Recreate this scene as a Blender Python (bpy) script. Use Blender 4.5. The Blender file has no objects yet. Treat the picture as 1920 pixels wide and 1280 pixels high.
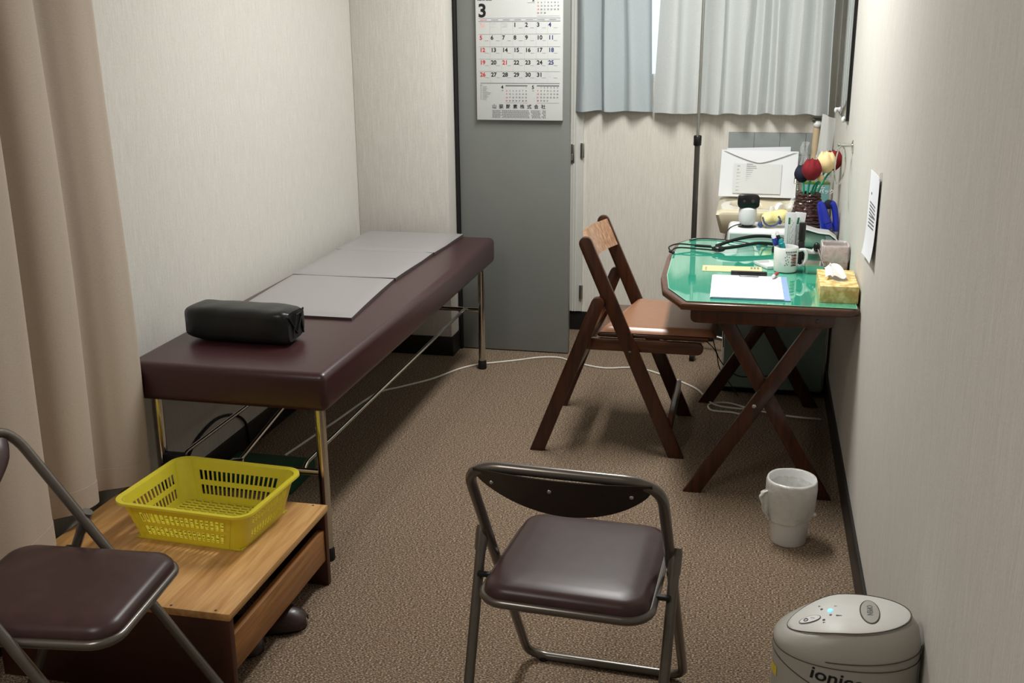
import bpy, bmesh, math, random
from mathutils import Vector, Matrix
random.seed(7)
SC = bpy.context.scene
COL = SC.collection
PI = math.pi

# ------------------------------------------------------------------ camera
F_PX = 2030.88
yaw, pitch, roll = -0.221785, 0.287858, -0.0078628
cam_data = bpy.data.cameras.new('camera')
cam = bpy.data.objects.new('camera', cam_data)
COL.objects.link(cam)
cy, sy, cp, sp = math.cos(yaw), math.sin(yaw), math.cos(pitch), math.sin(pitch)
fw = Vector((sy*cp, cy*cp, -sp)); rt = Vector((cy, -sy, 0)); up = rt.cross(fw)
r2 = math.cos(roll)*rt + math.sin(roll)*up
u2 = -math.sin(roll)*rt + math.cos(roll)*up
cam.matrix_world = Matrix(((r2.x, u2.x, -fw.x, 0), (r2.y, u2.y, -fw.y, 0), (r2.z, u2.z, -fw.z, 1.5), (0, 0, 0, 1)))
cam_data.sensor_width = 36.0
cam_data.lens = 36.0*F_PX/1920.0
cam_data.clip_start = 0.05
SC.camera = cam

# ------------------------------------------------------------------ world, lights, exposure
w = bpy.data.worlds.new('daylight'); SC.world = w; w.use_nodes = True
wb = w.node_tree.nodes['Background']
wb.inputs[0].default_value = (0.86, 0.93, 1.0, 1); wb.inputs[1].default_value = 1.5

def area(name, loc, sx, sy_, power, color, rot=(0, 0, 0), spread=PI):
    d = bpy.data.lights.new(name, 'AREA'); d.shape = 'RECTANGLE'; d.size = sx; d.size_y = sy_
    d.energy = power; d.color = color; d.spread = spread
    o = bpy.data.objects.new(name, d); o.location = loc; o.rotation_euler = rot
    COL.objects.link(o); return o
area('ceiling_tube_lamp', (-0.47, 3.68, 2.36), 0.22, 1.15, 48, (1.0, 0.995, 0.97))
area('rear_ceiling_lamp', (-1.15, 0.55, 2.36), 0.22, 1.0, 20, (1.0, 0.95, 0.89))
vs = SC.view_settings
SC.display_settings.display_device = 'sRGB'
vs.view_transform = 'Standard'; vs.look = 'None'; vs.gamma = 1.0; vs.exposure = 0.0
vs.use_curve_mapping = False

# ------------------------------------------------------------------ materials
def lin(c):
    return tuple(((v/255)/12.92 if v/255 <= 0.04045 else ((v/255+0.055)/1.055)**2.4) for v in c)

def mat(name, rgb, rough=0.5, metal=0.0, var=0.06, nscale=40, stretch=(1, 1, 1), bump=0.0, bdist=0.001,
        spec=0.5, coat=0.0, coatr=0.1, trans=0.0, ior=1.45, alpha=1.0, rgb2=None, detail=4, sheen=0.0, emit=None, sss=0.0, lo=0.3, hi=0.7):
    m = bpy.data.materials.new(name); m.use_nodes = True
    nt = m.node_tree; b = nt.nodes['Principled BSDF']
    c = lin(rgb)
    tc = nt.nodes.new('ShaderNodeTexCoord'); mp = nt.nodes.new('ShaderNodeMapping')
    mp.inputs['Scale'].default_value = stretch
    nz = nt.nodes.new('ShaderNodeTexNoise'); nz.inputs['Scale'].default_value = nscale; nz.inputs['Detail'].default_value = detail
    nt.links.new(tc.outputs['Object'], mp.inputs[0]); nt.links.new(mp.outputs[0], nz.inputs['Vector'])
    rp = nt.nodes.new('ShaderNodeValToRGB')
    rp.color_ramp.elements[0].position = lo; rp.color_ramp.elements[1].position = hi
    if rgb2 is None:
        c1 = tuple(v*(1-var) for v in c); c2 = tuple(min(1, v*(1+var)) for v in c)
    else:
        c1 = c; c2 = lin(rgb2)
    rp.color_ramp.elements[0].color = (*c1, 1); rp.color_ramp.elements[1].color = (*c2, 1)
    nt.links.new(nz.outputs['Fac'], rp.inputs[0]); nt.links.new(rp.outputs[0], b.inputs['Base Color'])
    b.inputs['Roughness'].default_value = rough; b.inputs['Metallic'].default_value = metal
    b.inputs['Specular IOR Level'].default_value = spec
    b.inputs['Coat Weight'].default_value = coat; b.inputs['Coat Roughness'].default_value = coatr
    b.inputs['Transmission Weight'].default_value = trans; b.inputs['IOR'].default_value = ior
    b.inputs['Alpha'].default_value = alpha; b.inputs['Sheen Weight'].default_value = sheen
    if sss:
        b.inputs['Subsurface Weight'].default_value = sss; b.inputs['Subsurface Radius'].default_value = (0.01, 0.008, 0.003)
        b.inputs['Subsurface Scale'].default_value = 1.0
    if emit:
        b.inputs['Emission Color'].default_value = (*lin(emit[0]), 1); b.inputs['Emission Strength'].default_value = emit[1]
    if bump:
        bp = nt.nodes.new('ShaderNodeBump'); bp.inputs['Strength'].default_value = bump; bp.inputs['Distance'].default_value = bdist
        nt.links.new(nz.outputs['Fac'], bp.inputs['Height']); nt.links.new(bp.outputs[0], b.inputs['Normal'])
    m['nodes_info'] = ''
    return m

def wallpaper(name, rgb, rgb2, axis):
    """woven wallpaper: thin vertical slubs, fine weave"""
    m = bpy.data.materials.new(name); m.use_nodes = True; nt = m.node_tree; b = nt.nodes['Principled BSDF']
    tc = nt.nodes.new('ShaderNodeTexCoord')
    def noise(scale, st, det=3):
        mp = nt.nodes.new('ShaderNodeMapping'); mp.inputs['Scale'].default_value = st
        nz = nt.nodes.new('ShaderNodeTexNoise'); nz.inputs['Scale'].default_value = scale; nz.inputs['Detail'].default_value = det
        nt.links.new(tc.outputs['Object'], mp.inputs[0]); nt.links.new(mp.outputs[0], nz.inputs['Vector']); return nz
    a = noise(14, (28, 28, 0.9), 4); c = noise(160, (1, 1, 1.6), 2); d = noise(1.6, (1, 1, 1), 2)
    mx = nt.nodes.new('ShaderNodeMath'); mx.operation = 'MULTIPLY_ADD'; mx.inputs[1].default_value = 0.45
    nt.links.new(c.outputs['Fac'], mx.inputs[0]); nt.links.new(a.outputs['Fac'], mx.inputs[2])
    rp = nt.nodes.new('ShaderNodeValToRGB'); rp.color_ramp.elements[0].position = 0.5; rp.color_ramp.elements[1].position = 0.95
    rp.color_ramp.elements[0].color = (*lin(rgb), 1); rp.color_ramp.elements[1].color = (*lin(rgb2), 1)
    nt.links.new(mx.outputs[0], rp.inputs[0])
    hue = nt.nodes.new('ShaderNodeMixRGB'); hue.blend_type = 'MULTIPLY'; hue.inputs[0].default_value = 0.25
    r2_ = nt.nodes.new('ShaderNodeValToRGB'); r2_.color_ramp.elements[0].color = (0.93, 0.9, 0.86, 1); r2_.color_ramp.elements[1].color = (1, 1, 1, 1)
    nt.links.new(d.outputs['Fac'], r2_.inputs[0]); nt.links.new(rp.outputs[0], hue.inputs[1]); nt.links.new(r2_.outputs[0], hue.inputs[2])
    nt.links.new(hue.outputs[0], b.inputs['Base Color'])
    bp = nt.nodes.new('ShaderNodeBump'); bp.inputs['Strength'].default_value = 0.35; bp.inputs['Distance'].default_value = 0.0012
    nt.links.new(mx.outputs[0], bp.inputs['Height']); nt.links.new(bp.outputs[0], b.inputs['Normal'])
    b.inputs['Roughness'].default_value = 0.75; b.inputs['Specular IOR Level'].default_value = 0.25
    return m

def wood(name, dark, light, rough=0.35, axis=0, scale=6, coat=0.0):
    m = bpy.data.materials.new(name); m.use_nodes = True; nt = m.node_tree; b = nt.nodes['Principled BSDF']
    tc = nt.nodes.new('ShaderNodeTexCoord'); mp = nt.nodes.new('ShaderNodeMapping')
    st = [14, 14, 14]; st[axis] = 0.9
    mp.inputs['Scale'].default_value = st
    nz = nt.nodes.new('ShaderNodeTexNoise'); nz.inputs['Scale'].default_value = scale; nz.inputs['Detail'].default_value = 6; nz.inputs['Distortion'].default_value = 0.6
    nt.links.new(tc.outputs['Object'], mp.inputs[0]); nt.links.new(mp.outputs[0], nz.inputs['Vector'])
    rp = nt.nodes.new('ShaderNodeValToRGB'); rp.color_ramp.elements[0].position = 0.3; rp.color_ramp.elements[1].position = 0.72
    rp.color_ramp.elements[0].color = (*lin(dark), 1); rp.color_ramp.elements[1].color = (*lin(light), 1)
    nt.links.new(nz.outputs['Fac'], rp.inputs[0]); nt.links.new(rp.outputs[0], b.inputs['Base Color'])
    b.inputs['Roughness'].default_value = rough; b.inputs['Coat Weight'].default_value = coat; b.inputs['Coat Roughness'].default_value = 0.15
    bp = nt.nodes.new('ShaderNodeBump'); bp.inputs['Strength'].default_value = 0.1; bp.inputs['Distance'].default_value = 0.0005
    nt.links.new(nz.outputs['Fac'], bp.inputs['Height']); nt.links.new(bp.outputs[0], b.inputs['Normal'])
    return m

def carpet(name):
    m = bpy.data.materials.new(name); m.use_nodes = True; nt = m.node_tree; b = nt.nodes['Principled BSDF']
    tc = nt.nodes.new('ShaderNodeTexCoord')
    mp = nt.nodes.new('ShaderNodeMapping'); mp.inputs['Scale'].default_value = (0.55, 1, 1)
    nz = nt.nodes.new('ShaderNodeTexNoise'); nz.inputs['Scale'].default_value = 330; nz.inputs['Detail'].default_value = 6
    nt.links.new(tc.outputs['Object'], mp.inputs[0]); nt.links.new(mp.outputs[0], nz.inputs['Vector'])
    rp = nt.nodes.new('ShaderNodeValToRGB'); cr = rp.color_ramp
    cr.elements[0].position = 0.36; cr.elements[0].color = (*lin((66, 55, 45)), 1)
    cr.elements[1].position = 0.68; cr.elements[1].color = (*lin((196, 176, 154)), 1)
    e = cr.elements.new(0.53); e.color = (*lin((122, 104, 86)), 1)
    nt.links.new(nz.outputs['Fac'], rp.inputs[0])
    # seams of half metre carpet tiles
    br = nt.nodes.new('ShaderNodeTexBrick'); br.offset = 0; br.inputs['Scale'].default_value = 1.0
    br.inputs['Brick Width'].default_value = 0.5; br.inputs['Row Height'].default_value = 0.5; br.inputs['Mortar Size'].default_value = 0.0012
    br.inputs['Color1'].default_value = (1, 1, 1, 1); br.inputs['Color2'].default_value = (0.95, 0.95, 0.95, 1); br.inputs['Mortar'].default_value = (0.75, 0.75, 0.75, 1)
    mo = nt.nodes.new('ShaderNodeMapping'); mo.inputs['Location'].default_value = (0.12, 0.17, 0)
    nt.links.new(tc.outputs['Object'], mo.inputs[0]); nt.links.new(mo.outputs[0], br.inputs['Vector'])
    mx = nt.nodes.new('ShaderNodeMixRGB'); mx.blend_type = 'MULTIPLY'; mx.inputs[0].default_value = 1
    nt.links.new(rp.outputs[0], mx.inputs[1]); nt.links.new(br.outputs[0], mx.inputs[2]); nt.links.new(mx.outputs[0], b.inputs['Base Color'])
    bp = nt.nodes.new('ShaderNodeBump'); bp.inputs['Strength'].default_value = 0.35; bp.inputs['Distance'].default_value = 0.0012
    nt.links.new(nz.outputs['Fac'], bp.inputs['Height']); nt.links.new(bp.outputs[0], b.inputs['Normal'])
    b.inputs['Roughness'].default_value = 0.95; b.inputs['Specular IOR Level'].default_value = 0.1
    return m

def cloth(name, rgb, translucency, thick_scale=900):
    m = bpy.data.materials.new(name); m.use_nodes = True; nt = m.node_tree
    out = nt.nodes['Material Output']; nt.nodes.remove(nt.nodes['Principled BSDF'])
    d = nt.nodes.new('ShaderNodeBsdfDiffuse'); t = nt.nodes.new('ShaderNodeBsdfTranslucent'); mx = nt.nodes.new('ShaderNodeMixShader')
    tc = nt.nodes.new('ShaderNodeTexCoord'); nz = nt.nodes.new('ShaderNodeTexNoise'); nz.inputs['Scale'].default_value = thick_scale
    mp = nt.nodes.new('ShaderNodeMapping'); mp.inputs['Scale'].default_value = (0.15, 0.15, 1)
    nt.links.new(tc.outputs['Object'], mp.inputs[0]); nt.links.new(mp.outputs[0], nz.inputs['Vector'])
    rp = nt.nodes.new('ShaderNodeValToRGB'); c = lin(rgb)
    rp.color_ramp.elements[0].position = 0.3; rp.color_ramp.elements[1].position = 0.7
    rp.color_ramp.elements[0].color = (*[v*0.92 for v in c], 1); rp.color_ramp.elements[1].color = (*[min(1, v*1.05) for v in c], 1)
    nt.links.new(nz.outputs['Fac'], rp.inputs[0])
    nt.links.new(rp.outputs[0], d.inputs[0]); nt.links.new(rp.outputs[0], t.inputs[0])
    bp = nt.nodes.new('ShaderNodeBump'); bp.inputs['Strength'].default_value = 0.15; bp.inputs['Distance'].default_value = 0.0005
    nt.links.new(nz.outputs['Fac'], bp.inputs['Height']); nt.links.new(bp.outputs[0], d.inputs['Normal'])
    mx.inputs[0].default_value = translucency
    nt.links.new(d.outputs[0], mx.inputs[1]); nt.links.new(t.outputs[0], mx.inputs[2]); nt.links.new(mx.outputs[0], out.inputs[0])
    return m

def thinplastic(name, rgb=(235, 238, 240), alpha=0.3, rough=0.12):
    return mat(name, rgb, rough, alpha=alpha, spec=0.9, bump=0.6, bdist=0.004, nscale=60)

M = {}
M['wall'] = wallpaper('white_woven_wallpaper', (194, 191, 184), (212, 209, 203), 0)
M['wallback'] = wallpaper('cream_woven_wallpaper', (212, 207, 197), (230, 226, 217), 0)
M['carpet'] = carpet('brown_carpet')
M['ceiling'] = mat('ceiling_board', (225, 222, 214), 0.9, var=0.03, nscale=80, bump=0.2)
M['black_skirt'] = mat('black_vinyl_skirting', (26, 22, 20), 0.45, var=0.15)
M['door_grey'] = mat('grey_painted_steel', (122, 125, 121), 0.4, var=0.03, nscale=6, bump=0.05)
M['white_paint'] = mat('white_painted_wood', (214, 213, 206), 0.45, var=0.02)
M['maroon'] = mat('maroon_vinyl', (56, 28, 30), 0.36, var=0.1, nscale=90, bump=0.12, bdist=0.0006, coat=0.25, coatr=0.3)
M['greyvinyl'] = mat('grey_vinyl', (146, 143, 142), 0.38, var=0.03, nscale=300, bump=0.06, bdist=0.0004, coat=0.2, coatr=0.25)
M['greyedge'] = mat('dark_grey_vinyl_edging', (70, 66, 64), 0.35)
M['blackvinyl'] = mat('black_vinyl', (20, 22, 22), 0.36, var=0.15, nscale=30, bump=0.3, bdist=0.004, detail=2)
M['chrome'] = mat('chrome', (205, 203, 196), 0.12, 1.0, var=0.02)
M['rubber'] = mat('black_rubber', (16, 16, 16), 0.6, var=0.1)
M['bronze'] = mat('bronze_grey_enamel', (98, 92, 86), 0.3, 0.55, var=0.05, coat=0.3, coatr=0.15)
M['seatbrown'] = mat('dark_brown_vinyl', (62, 44, 43), 0.34, var=0.12, nscale=30, bump=0.1, bdist=0.0006, spec=0.32)
M['backplate'] = mat('dark_bronze_enamel', (54, 47, 42), 0.38, 0.4, var=0.08)
M['dwood'] = wood('dark_stained_wood', (40, 17, 6), (76, 36, 14), 0.3, 2, 5, 0.2)
M['dwoodx'] = wood('dark_stained_wood_across', (54, 25, 10), (98, 54, 26), 0.28, 0, 5, 0.3)
M['slat'] = wood('striped_backrest_wood', (128, 84, 56), (196, 156, 122), 0.35, 2, 9, 0.3)
M['laminate'] = wood('light_oak_laminate', (170, 122, 68), (208, 164, 106), 0.36, 1, 5, 0.15)
M['laminate_front'] = wood('oak_laminate_front', (128, 84, 46), (166, 116, 68), 0.4, 1, 5)
M['brownboard'] = mat('dark_brown_board', (66, 34, 20), 0.45, var=0.15, nscale=8)
M['tan'] = mat('tan_vinyl', (150, 106, 78), 0.3, var=0.06, coat=0.3, coatr=0.25)
M['glass_green'] = mat('green_desk_mat', (58, 172, 142), 0.04, var=0.03, nscale=3, spec=1.0, coat=1.0, coatr=0.02, ior=1.6)
M['glass_edge'] = mat('clear_mat_edge', (150, 225, 195), 0.1, spec=0.8)
M['paper'] = mat('white_paper', (230, 232, 238), 0.8, var=0.01, nscale=200)
M['calpaper'] = mat('calendar_paper', (198, 200, 198), 0.55, var=0.01, nscale=200)
M['ink'] = mat('black_ink', (18, 18, 20), 0.7)
M['inkgrey'] = mat('grey_ink', (150, 152, 154), 0.7)
M['inkmid'] = mat('mid_grey_ink', (105, 106, 110), 0.7)
M['inkred'] = mat('red_ink', (190, 40, 48), 0.7)
M['inkpink'] = mat('pale_pink_ink', (226, 180, 178), 0.7)
M['inklight'] = mat('light_grey_ink', (196, 198, 200), 0.7)
M['inkblue'] = mat('blue_ink', (38, 44, 110), 0.7)
M['manila'] = mat('manila_paper', (206, 196, 148), 0.7, var=0.03)
M['blueboard'] = mat('pale_blue_plastic', (150, 178, 222), 0.35)
M['black'] = mat('black_plastic', (18, 18, 20), 0.3, var=0.05)
M['white'] = mat('white_plastic', (226, 228, 228), 0.28, var=0.01)
M['ceramic'] = mat('white_ceramic', (228, 230, 228), 0.12, var=0.01, coat=0.5, coatr=0.05)
M['cream'] = mat('cream_ceramic', (226, 216, 188), 0.12, var=0.02, nscale=5, coat=0.6, coatr=0.05)
M['basket'] = mat('yellow_translucent_plastic', (206, 194, 58), 0.3, var=0.03, spec=0.6, sss=0.5)
M['purifier'] = mat('pale_grey_plastic', (160, 157, 149), 0.45, var=0.01, nscale=200)
M['purifier_top'] = mat('light_grey_plastic', (206, 206, 202), 0.45, var=0.01)
M['seam'] = mat('dark_seam', (60, 56, 50), 0.6)
M['led'] = mat('blue_led', (90, 190, 255), 0.3, emit=((60, 180, 255), 4.0))
M['curtain'] = cloth('cream_curtain_cloth', (192, 178, 164), 0.10)
M['sheer'] = cloth('white_window_curtain_cloth', (218, 222, 221), 0.2)
M['sheer_daylit'] = cloth('daylight_tinted_curtain_cloth', (205, 214, 217), 0.26)  # bluish tint of the window daylight is put into the cloth colour
M['windowglass'] = mat('frosted_window_glass', (230, 240, 245), 0.3, trans=1.0)
M['mirror'] = mat('mirror', (235, 238, 236), 0.01, 1.0, var=0.0)
M['teal'] = mat('teal_card', (110, 160, 160), 0.5, var=0.04)
M['frontreflect'] = mat('plastic_with_green_reflection', (142, 168, 160), 0.35, var=0.02)  # green-tinted reflection on the cabinet front, put into its base colour
M['red'] = mat('dark_red_felt', (124, 16, 28), 0.8, var=0.08, nscale=300, bump=0.2)
M['creamfelt'] = mat('cream_felt', (240, 214, 160), 0.8, var=0.04, nscale=300, bump=0.2)
M['navy'] = mat('navy_felt', (24, 24, 46), 0.8, var=0.1, nscale=300)
M['stem'] = mat('green_stem', (30, 150, 112), 0.5, var=0.08)
M['wicker'] = mat('dark_brown_wicker', (64, 38, 34), 0.28, var=0.25, nscale=60, coat=0.4)
M['blue'] = mat('blue_plastic', (28, 44, 160), 0.25, var=0.05, coat=0.3)
M['tealpen'] = mat('teal_plastic', (20, 140, 150), 0.3)
M['steel'] = mat('stainless_steel', (190, 190, 186), 0.3, 1.0, var=0.03)
M['polegrey'] = mat('dark_grey_steel_tube', (100, 98, 94), 0.3, 0.8, var=0.03)
M['pink'] = mat('pink_patterned_card', (214, 176, 168), 0.5, rgb2=(188, 148, 142), nscale=70, lo=0.45, hi=0.6)
M['pinkin'] = mat('brown_card_inside', (158, 118, 98), 0.6)
M['tissuebox'] = mat('yellow_patterned_card', (196, 166, 96), 0.5, rgb2=(234, 214, 152), nscale=38, lo=0.42, hi=0.58)
M['tissue'] = mat('tissue_paper', (228, 228, 226), 0.8, var=0.02, bump=0.3, bdist=0.003)
M['bag'] = thinplastic('clear_plastic_bag')
M['binbag'] = thinplastic('translucent_white_bag', (222, 221, 216), 0.72, 0.3)
M['envplastic'] = mat('white_plastic_sleeve', (238, 241, 244), 0.4, var=0.01, nscale=9, bump=0.15, bdist=0.002)
M['tilegrey'] = mat('grey_glazed_tile', (150, 156, 154), 0.2, var=0.03)
M['grout'] = mat('tile_grout', (120, 124, 122), 0.8)
M['beige'] = mat('beige_plastic', (206, 184, 150), 0.5, var=0.03)
M['towel'] = mat('white_towel_cloth', (206, 208, 206), 0.9, var=0.04, nscale=400, bump=0.3)
M['pouchyel'] = mat('yellow_printed_cloth', (222, 206, 130), 0.7, rgb2=(240, 230, 170), nscale=50)
M['pouchblue'] = mat('slate_blue_cloth', (70, 84, 130), 0.7)
M['greengrey'] = mat('pale_green_grey_fabric', (168, 184, 176), 0.55, var=0.03)
M['warmgrey'] = mat('grey_fabric_cuff', (172, 170, 168), 0.55, var=0.03)
M['darkgreen'] = mat('dark_green_mat', (16, 66, 40), 0.6)
M['slipper'] = mat('dark_brown_slipper_vinyl', (42, 22, 18), 0.4, var=0.1, coat=0.1)
M['cord'] = mat('white_cord', (214, 210, 200), 0.5)
M['greenlabel'] = mat('green_label_print', (60, 130, 90), 0.6)
M['wetgreen'] = mat('green_liquid', (92, 120, 50), 0.15)
M['yellowlabel'] = mat('yellow_label', (212, 190, 60), 0.5)
M['maroonmark'] = mat('red_marker_plastic', (160, 40, 48), 0.35)

# ------------------------------------------------------------------ mesh helpers
class MB:
    def __init__(s): s.bm = bmesh.new()
    def _merge(s, b2, mi=0):
        me = bpy.data.meshes.new('tmp')
        for f in b2.faces: f.material_index = mi if mi is not None else f.material_index
        b2.to_mesh(me); b2.free(); s.bm.from_mesh(me); bpy.data.meshes.remove(me)
    def box(s, x0, x1, y0, y1, z0, z1, r=0.0, seg=2, mi=0, mtx=None):
        b = bmesh.new(); bmesh.ops.create_cube(b, size=1)
        for v in b.verts:
            v.co = Vector(((x0+x1)/2+v.co.x*(x1-x0), (y0+y1)/2+v.co.y*(y1-y0), (z0+z1)/2+v.co.z*(z1-z0)))
        if r > 0: bmesh.ops.bevel(b, geom=list(b.edges), offset=min(r, 0.49*min(abs(x1-x0), abs(y1-y0), abs(z1-z0))), segments=seg, profile=0.5, affect='EDGES')
        if mtx is not None: bmesh.ops.transform(b, matrix=mtx, verts=b.verts)
        s._merge(b, mi); return s
    def rings(s, rings, closed_ring=True, cap0=True, cap1=True, loop=False, mi=0):
        b = bmesh.new(); vs_ = [[b.verts.new(p) for p in r_] for r_ in rings]
        n = len(vs_[0]); R_ = len(vs_)
        for i in range(R_ if loop else R_-1):
            A, B = vs_[i], vs_[(i+1) % R_]
            for j in range(n if closed_ring else n-1):
                k = (j+1) % n
                try: b.faces.new((A[j], A[k], B[k], B[j]))
                except ValueError: pass
        if not loop and closed_ring:
            if cap0: b.faces.new(list(reversed(vs_[0])))
            if cap1: b.faces.new(vs_[-1])
        bmesh.ops.recalc_face_normals(b, faces=b.faces)
        s._merge(b, mi); return s
    def tube(s, pts, r, seg=10, loop=False, mi=0, flat=None):
        pts = [Vector(p) for p in pts]; n = len(pts)
        rad = r if isinstance(r, (list, tuple)) else [r]*n
        tans = []
        for i in range(n):
            a = pts[(i-1) % n] if (loop or i > 0) else pts[i]
            c = pts[(i+1) % n] if (loop or i < n-1) else pts[i]
            tans.append((c-a).normalized())
        t0 = tans[0]; ref = Vector((0, 0, 1)) if abs(t0.z) < 0.9 else Vector((1, 0, 0))
        nrm = (ref - t0*ref.dot(t0)).normalized(); rings = []
        for i in range(n):
            t = tans[i]; nrm = (nrm - t*nrm.dot(t))
            nrm = nrm.normalized() if nrm.length > 1e-6 else t.orthogonal().normalized()
            bi = t.cross(nrm)
            rings.append([pts[i]+nrm*(math.cos(2*PI*k/seg)*rad[i])+bi*(math.sin(2*PI*k/seg)*rad[i]) for k in range(seg)])
        s.rings(rings, loop=loop, mi=mi); return s
    def lathe(s, prof, c=(0, 0, 0), seg=32, mi=0, sx=1, sy_=1, cap=True):
        rings = [[(c[0]+math.cos(2*PI*k/seg)*r_*sx, c[1]+math.sin(2*PI*k/seg)*r_*sy_, c[2]+z) for k in range(seg)] for r_, z in prof]
        s.rings(rings, cap0=cap, cap1=cap, mi=mi); return s
    def prism(s, poly, axis, a0, a1, r=0.0, seg=2, mi=0):
        """poly: 2D points; axis the extrusion axis (x: poly=(y,z); y: poly=(x,z); z: poly=(x,y))"""
        b = bmesh.new()
        def P(p, a):
            return {'x': (a, p[0], p[1]), 'y': (p[0], a, p[1]), 'z': (p[0], p[1], a)}[axis]
        A = [b.verts.new(P(p, a0)) for p in poly]; B = [b.verts.new(P(p, a1)) for p in poly]
        n = len(poly); b.faces.new(A); b.faces.new(B[::-1])
        for i in range(n): b.faces.new((A[i], B[i], B[(i+1) % n], A[(i+1) % n]))
        bmesh.ops.recalc_face_normals(b, faces=b.faces)
        if r > 0:
            es = [e for e in b.edges if len({(v.co[{'x': 0, 'y': 1, 'z': 2}[axis]]) for v in e.verts}) == 1]
            bmesh.ops.bevel(b, geom=es, offset=r, segments=seg, profile=0.5, affect='EDGES')
        s._merge(b, mi); return s
    def grid(s, fn, nu, nv, mi=0, thick=0.0):
        b = bmesh.new(); vv = [[b.verts.new(fn(i/nu, j/nv)) for j in range(nv+1)] for i in range(nu+1)]
        for i in range(nu):
            for j in range(nv): b.faces.new((vv[i][j], vv[i+1][j], vv[i+1][j+1], vv[i][j+1]))
        if thick:
            b.normal_update(); bmesh.ops.solidify(b, geom=b.faces, thickness=thick); bmesh.ops.recalc_face_normals(b, faces=b.faces)
        s._merge(b, mi); return s
    def ball(s, c, rx, ry, rz, seg=16, mi=0):
        b = bmesh.new(); bmesh.ops.create_uvsphere(b, u_segments=seg, v_segments=max(6, seg//2+2), radius=1)
        for v in b.verts: v.co = Vector((c[0]+v.co.x*rx, c[1]+v.co.y*ry, c[2]+v.co.z*rz))
        s._merge(b, mi); return s
    def warp(s, fn):
        for v in s.bm.verts: v.co = Vector(fn(v.co))
        return s
    def build(s, name, mats, parent=None, world=True, ang=38):
        me = bpy.data.meshes.new(name)
        if parent is not None and world:
            pm_ = Matrix.Identity(4); q = parent
            while q is not None: pm_ = q.matrix_basis @ pm_; q = q.parent
            bmesh.ops.transform(s.bm, matrix=pm_.inverted(), verts=s.bm.verts)
        for f in s.bm.faces: f.smooth = True
        for e in s.bm.edges:
            if len(e.link_faces) == 2 and e.calc_face_angle(0) > math.radians(ang): e.smooth = False
        s.bm.to_mesh(me); s.bm.free()
        for m in (mats if isinstance(mats, (list, tuple)) else [mats]): me.materials.append(M[m] if isinstance(m, str) else m)
        o = bpy.data.objects.new(name, me); COL.objects.link(o)
        if parent is not None: o.parent = parent
        return o

def fillet(pts, r, seg=6, loop=False):
    out = []; n = len(pts); P = [Vector(p) for p in pts]
    for i in range(n):
        if not loop and i in (0, n-1): out.append(P[i]); continue
        a, b, c = P[(i-1) % n], P[i], P[(i+1) % n]
        rr = r[i] if isinstance(r, (list, tuple)) else r
        d1 = (a-b); d2 = (c-b); l = min(rr, d1.length*0.49, d2.length*0.49)
        p1 = b+d1.normalized()*l; p2 = b+d2.normalized()*l
        for k in range(seg+1):
            t = k/seg; out.append(p1*(1-t)**2 + b*2*t*(1-t) + p2*t*t)
    return out

def smooth_path(pts, sub=6):
    P = [Vector(p) for p in pts]; out = []
    for i in range(len(P)-1):
        p0 = P[max(i-1, 0)]; p1 = P[i]; p2 = P[i+1]; p3 = P[min(i+2, len(P)-1)]
        for k in range(sub):
            t = k/sub
            out.append(0.5*((2*p1)+(p2-p0)*t+(2*p0-5*p1+4*p2-p3)*t*t+(3*p1-p0-3*p2+p3)*t**3))
    out.append(P[-1]); return out

def thing(name, label, cat, loc=(0, 0, 0), rz=0.0, group=None):
    o = bpy.data.objects.new(name, None); COL.objects.link(o); o.empty_display_size = 0.05
    o.location = loc; o.rotation_euler = (0, 0, rz)
    o.matrix_basis = Matrix.Translation(loc) @ Matrix.Rotation(rz, 4, 'Z')
    o['label'] = label; o['category'] = cat
    if group: o['group'] = group
    return o
def tag(o, label, cat, group=None):
    o['label'] = label; o['category'] = cat
    if group: o['group'] = group
    return o
def struct(name, mb, m, parent=None):
    o = mb.build(name, m, parent)
    if parent is None: o['kind'] = 'structure'
    return o

def text_into(mb, s, mtx, size, mi, offset=0.0, align='LEFT', extrude=0.0):
    cu = bpy.data.curves.new('t', 'FONT'); cu.body = s; cu.size = size; cu.offset = offset; cu.align_x = align
    cu.extrude = extrude; cu.resolution_u = 3
    ob = bpy.data.objects.new('t', cu); COL.objects.link(ob)
    bpy.context.view_layer.update()
    me = bpy.data.meshes.new_from_object(ob.evaluated_get(bpy.context.evaluated_depsgraph_get()))
    b = bmesh.new(); b.from_mesh(me); bmesh.ops.transform(b, matrix=mtx, verts=b.verts)
    mb._merge(b, mi)
    bpy.data.objects.remove(ob); bpy.data.curves.remove(cu); bpy.data.meshes.remove(me)

# ================================================================== the room
XR, XL, YB, YF, ZC = 0.335, -1.765, 5.22, -1.6, 2.42
struct('floor', MB().box(XL-.2, XR+.2, YF-.2, YB+.3, -0.1, 0.0), 'carpet')
struct('ceiling', MB().box(XL-.2, XR+.2, YF-.2, YB+.3, ZC, ZC+.1), 'ceiling')
struct('wall_right', MB().box(XR, XR+.12, YF-.1, YB+.12, 0, ZC), 'wall')
struct('wall_left', MB().box(XL-.12, XL, YF-.1, YB+.12, 0, ZC), 'wall')
struct('wall_front', MB().box(XL, XR, YF-.12, YF, 0, ZC), 'wall')
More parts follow.
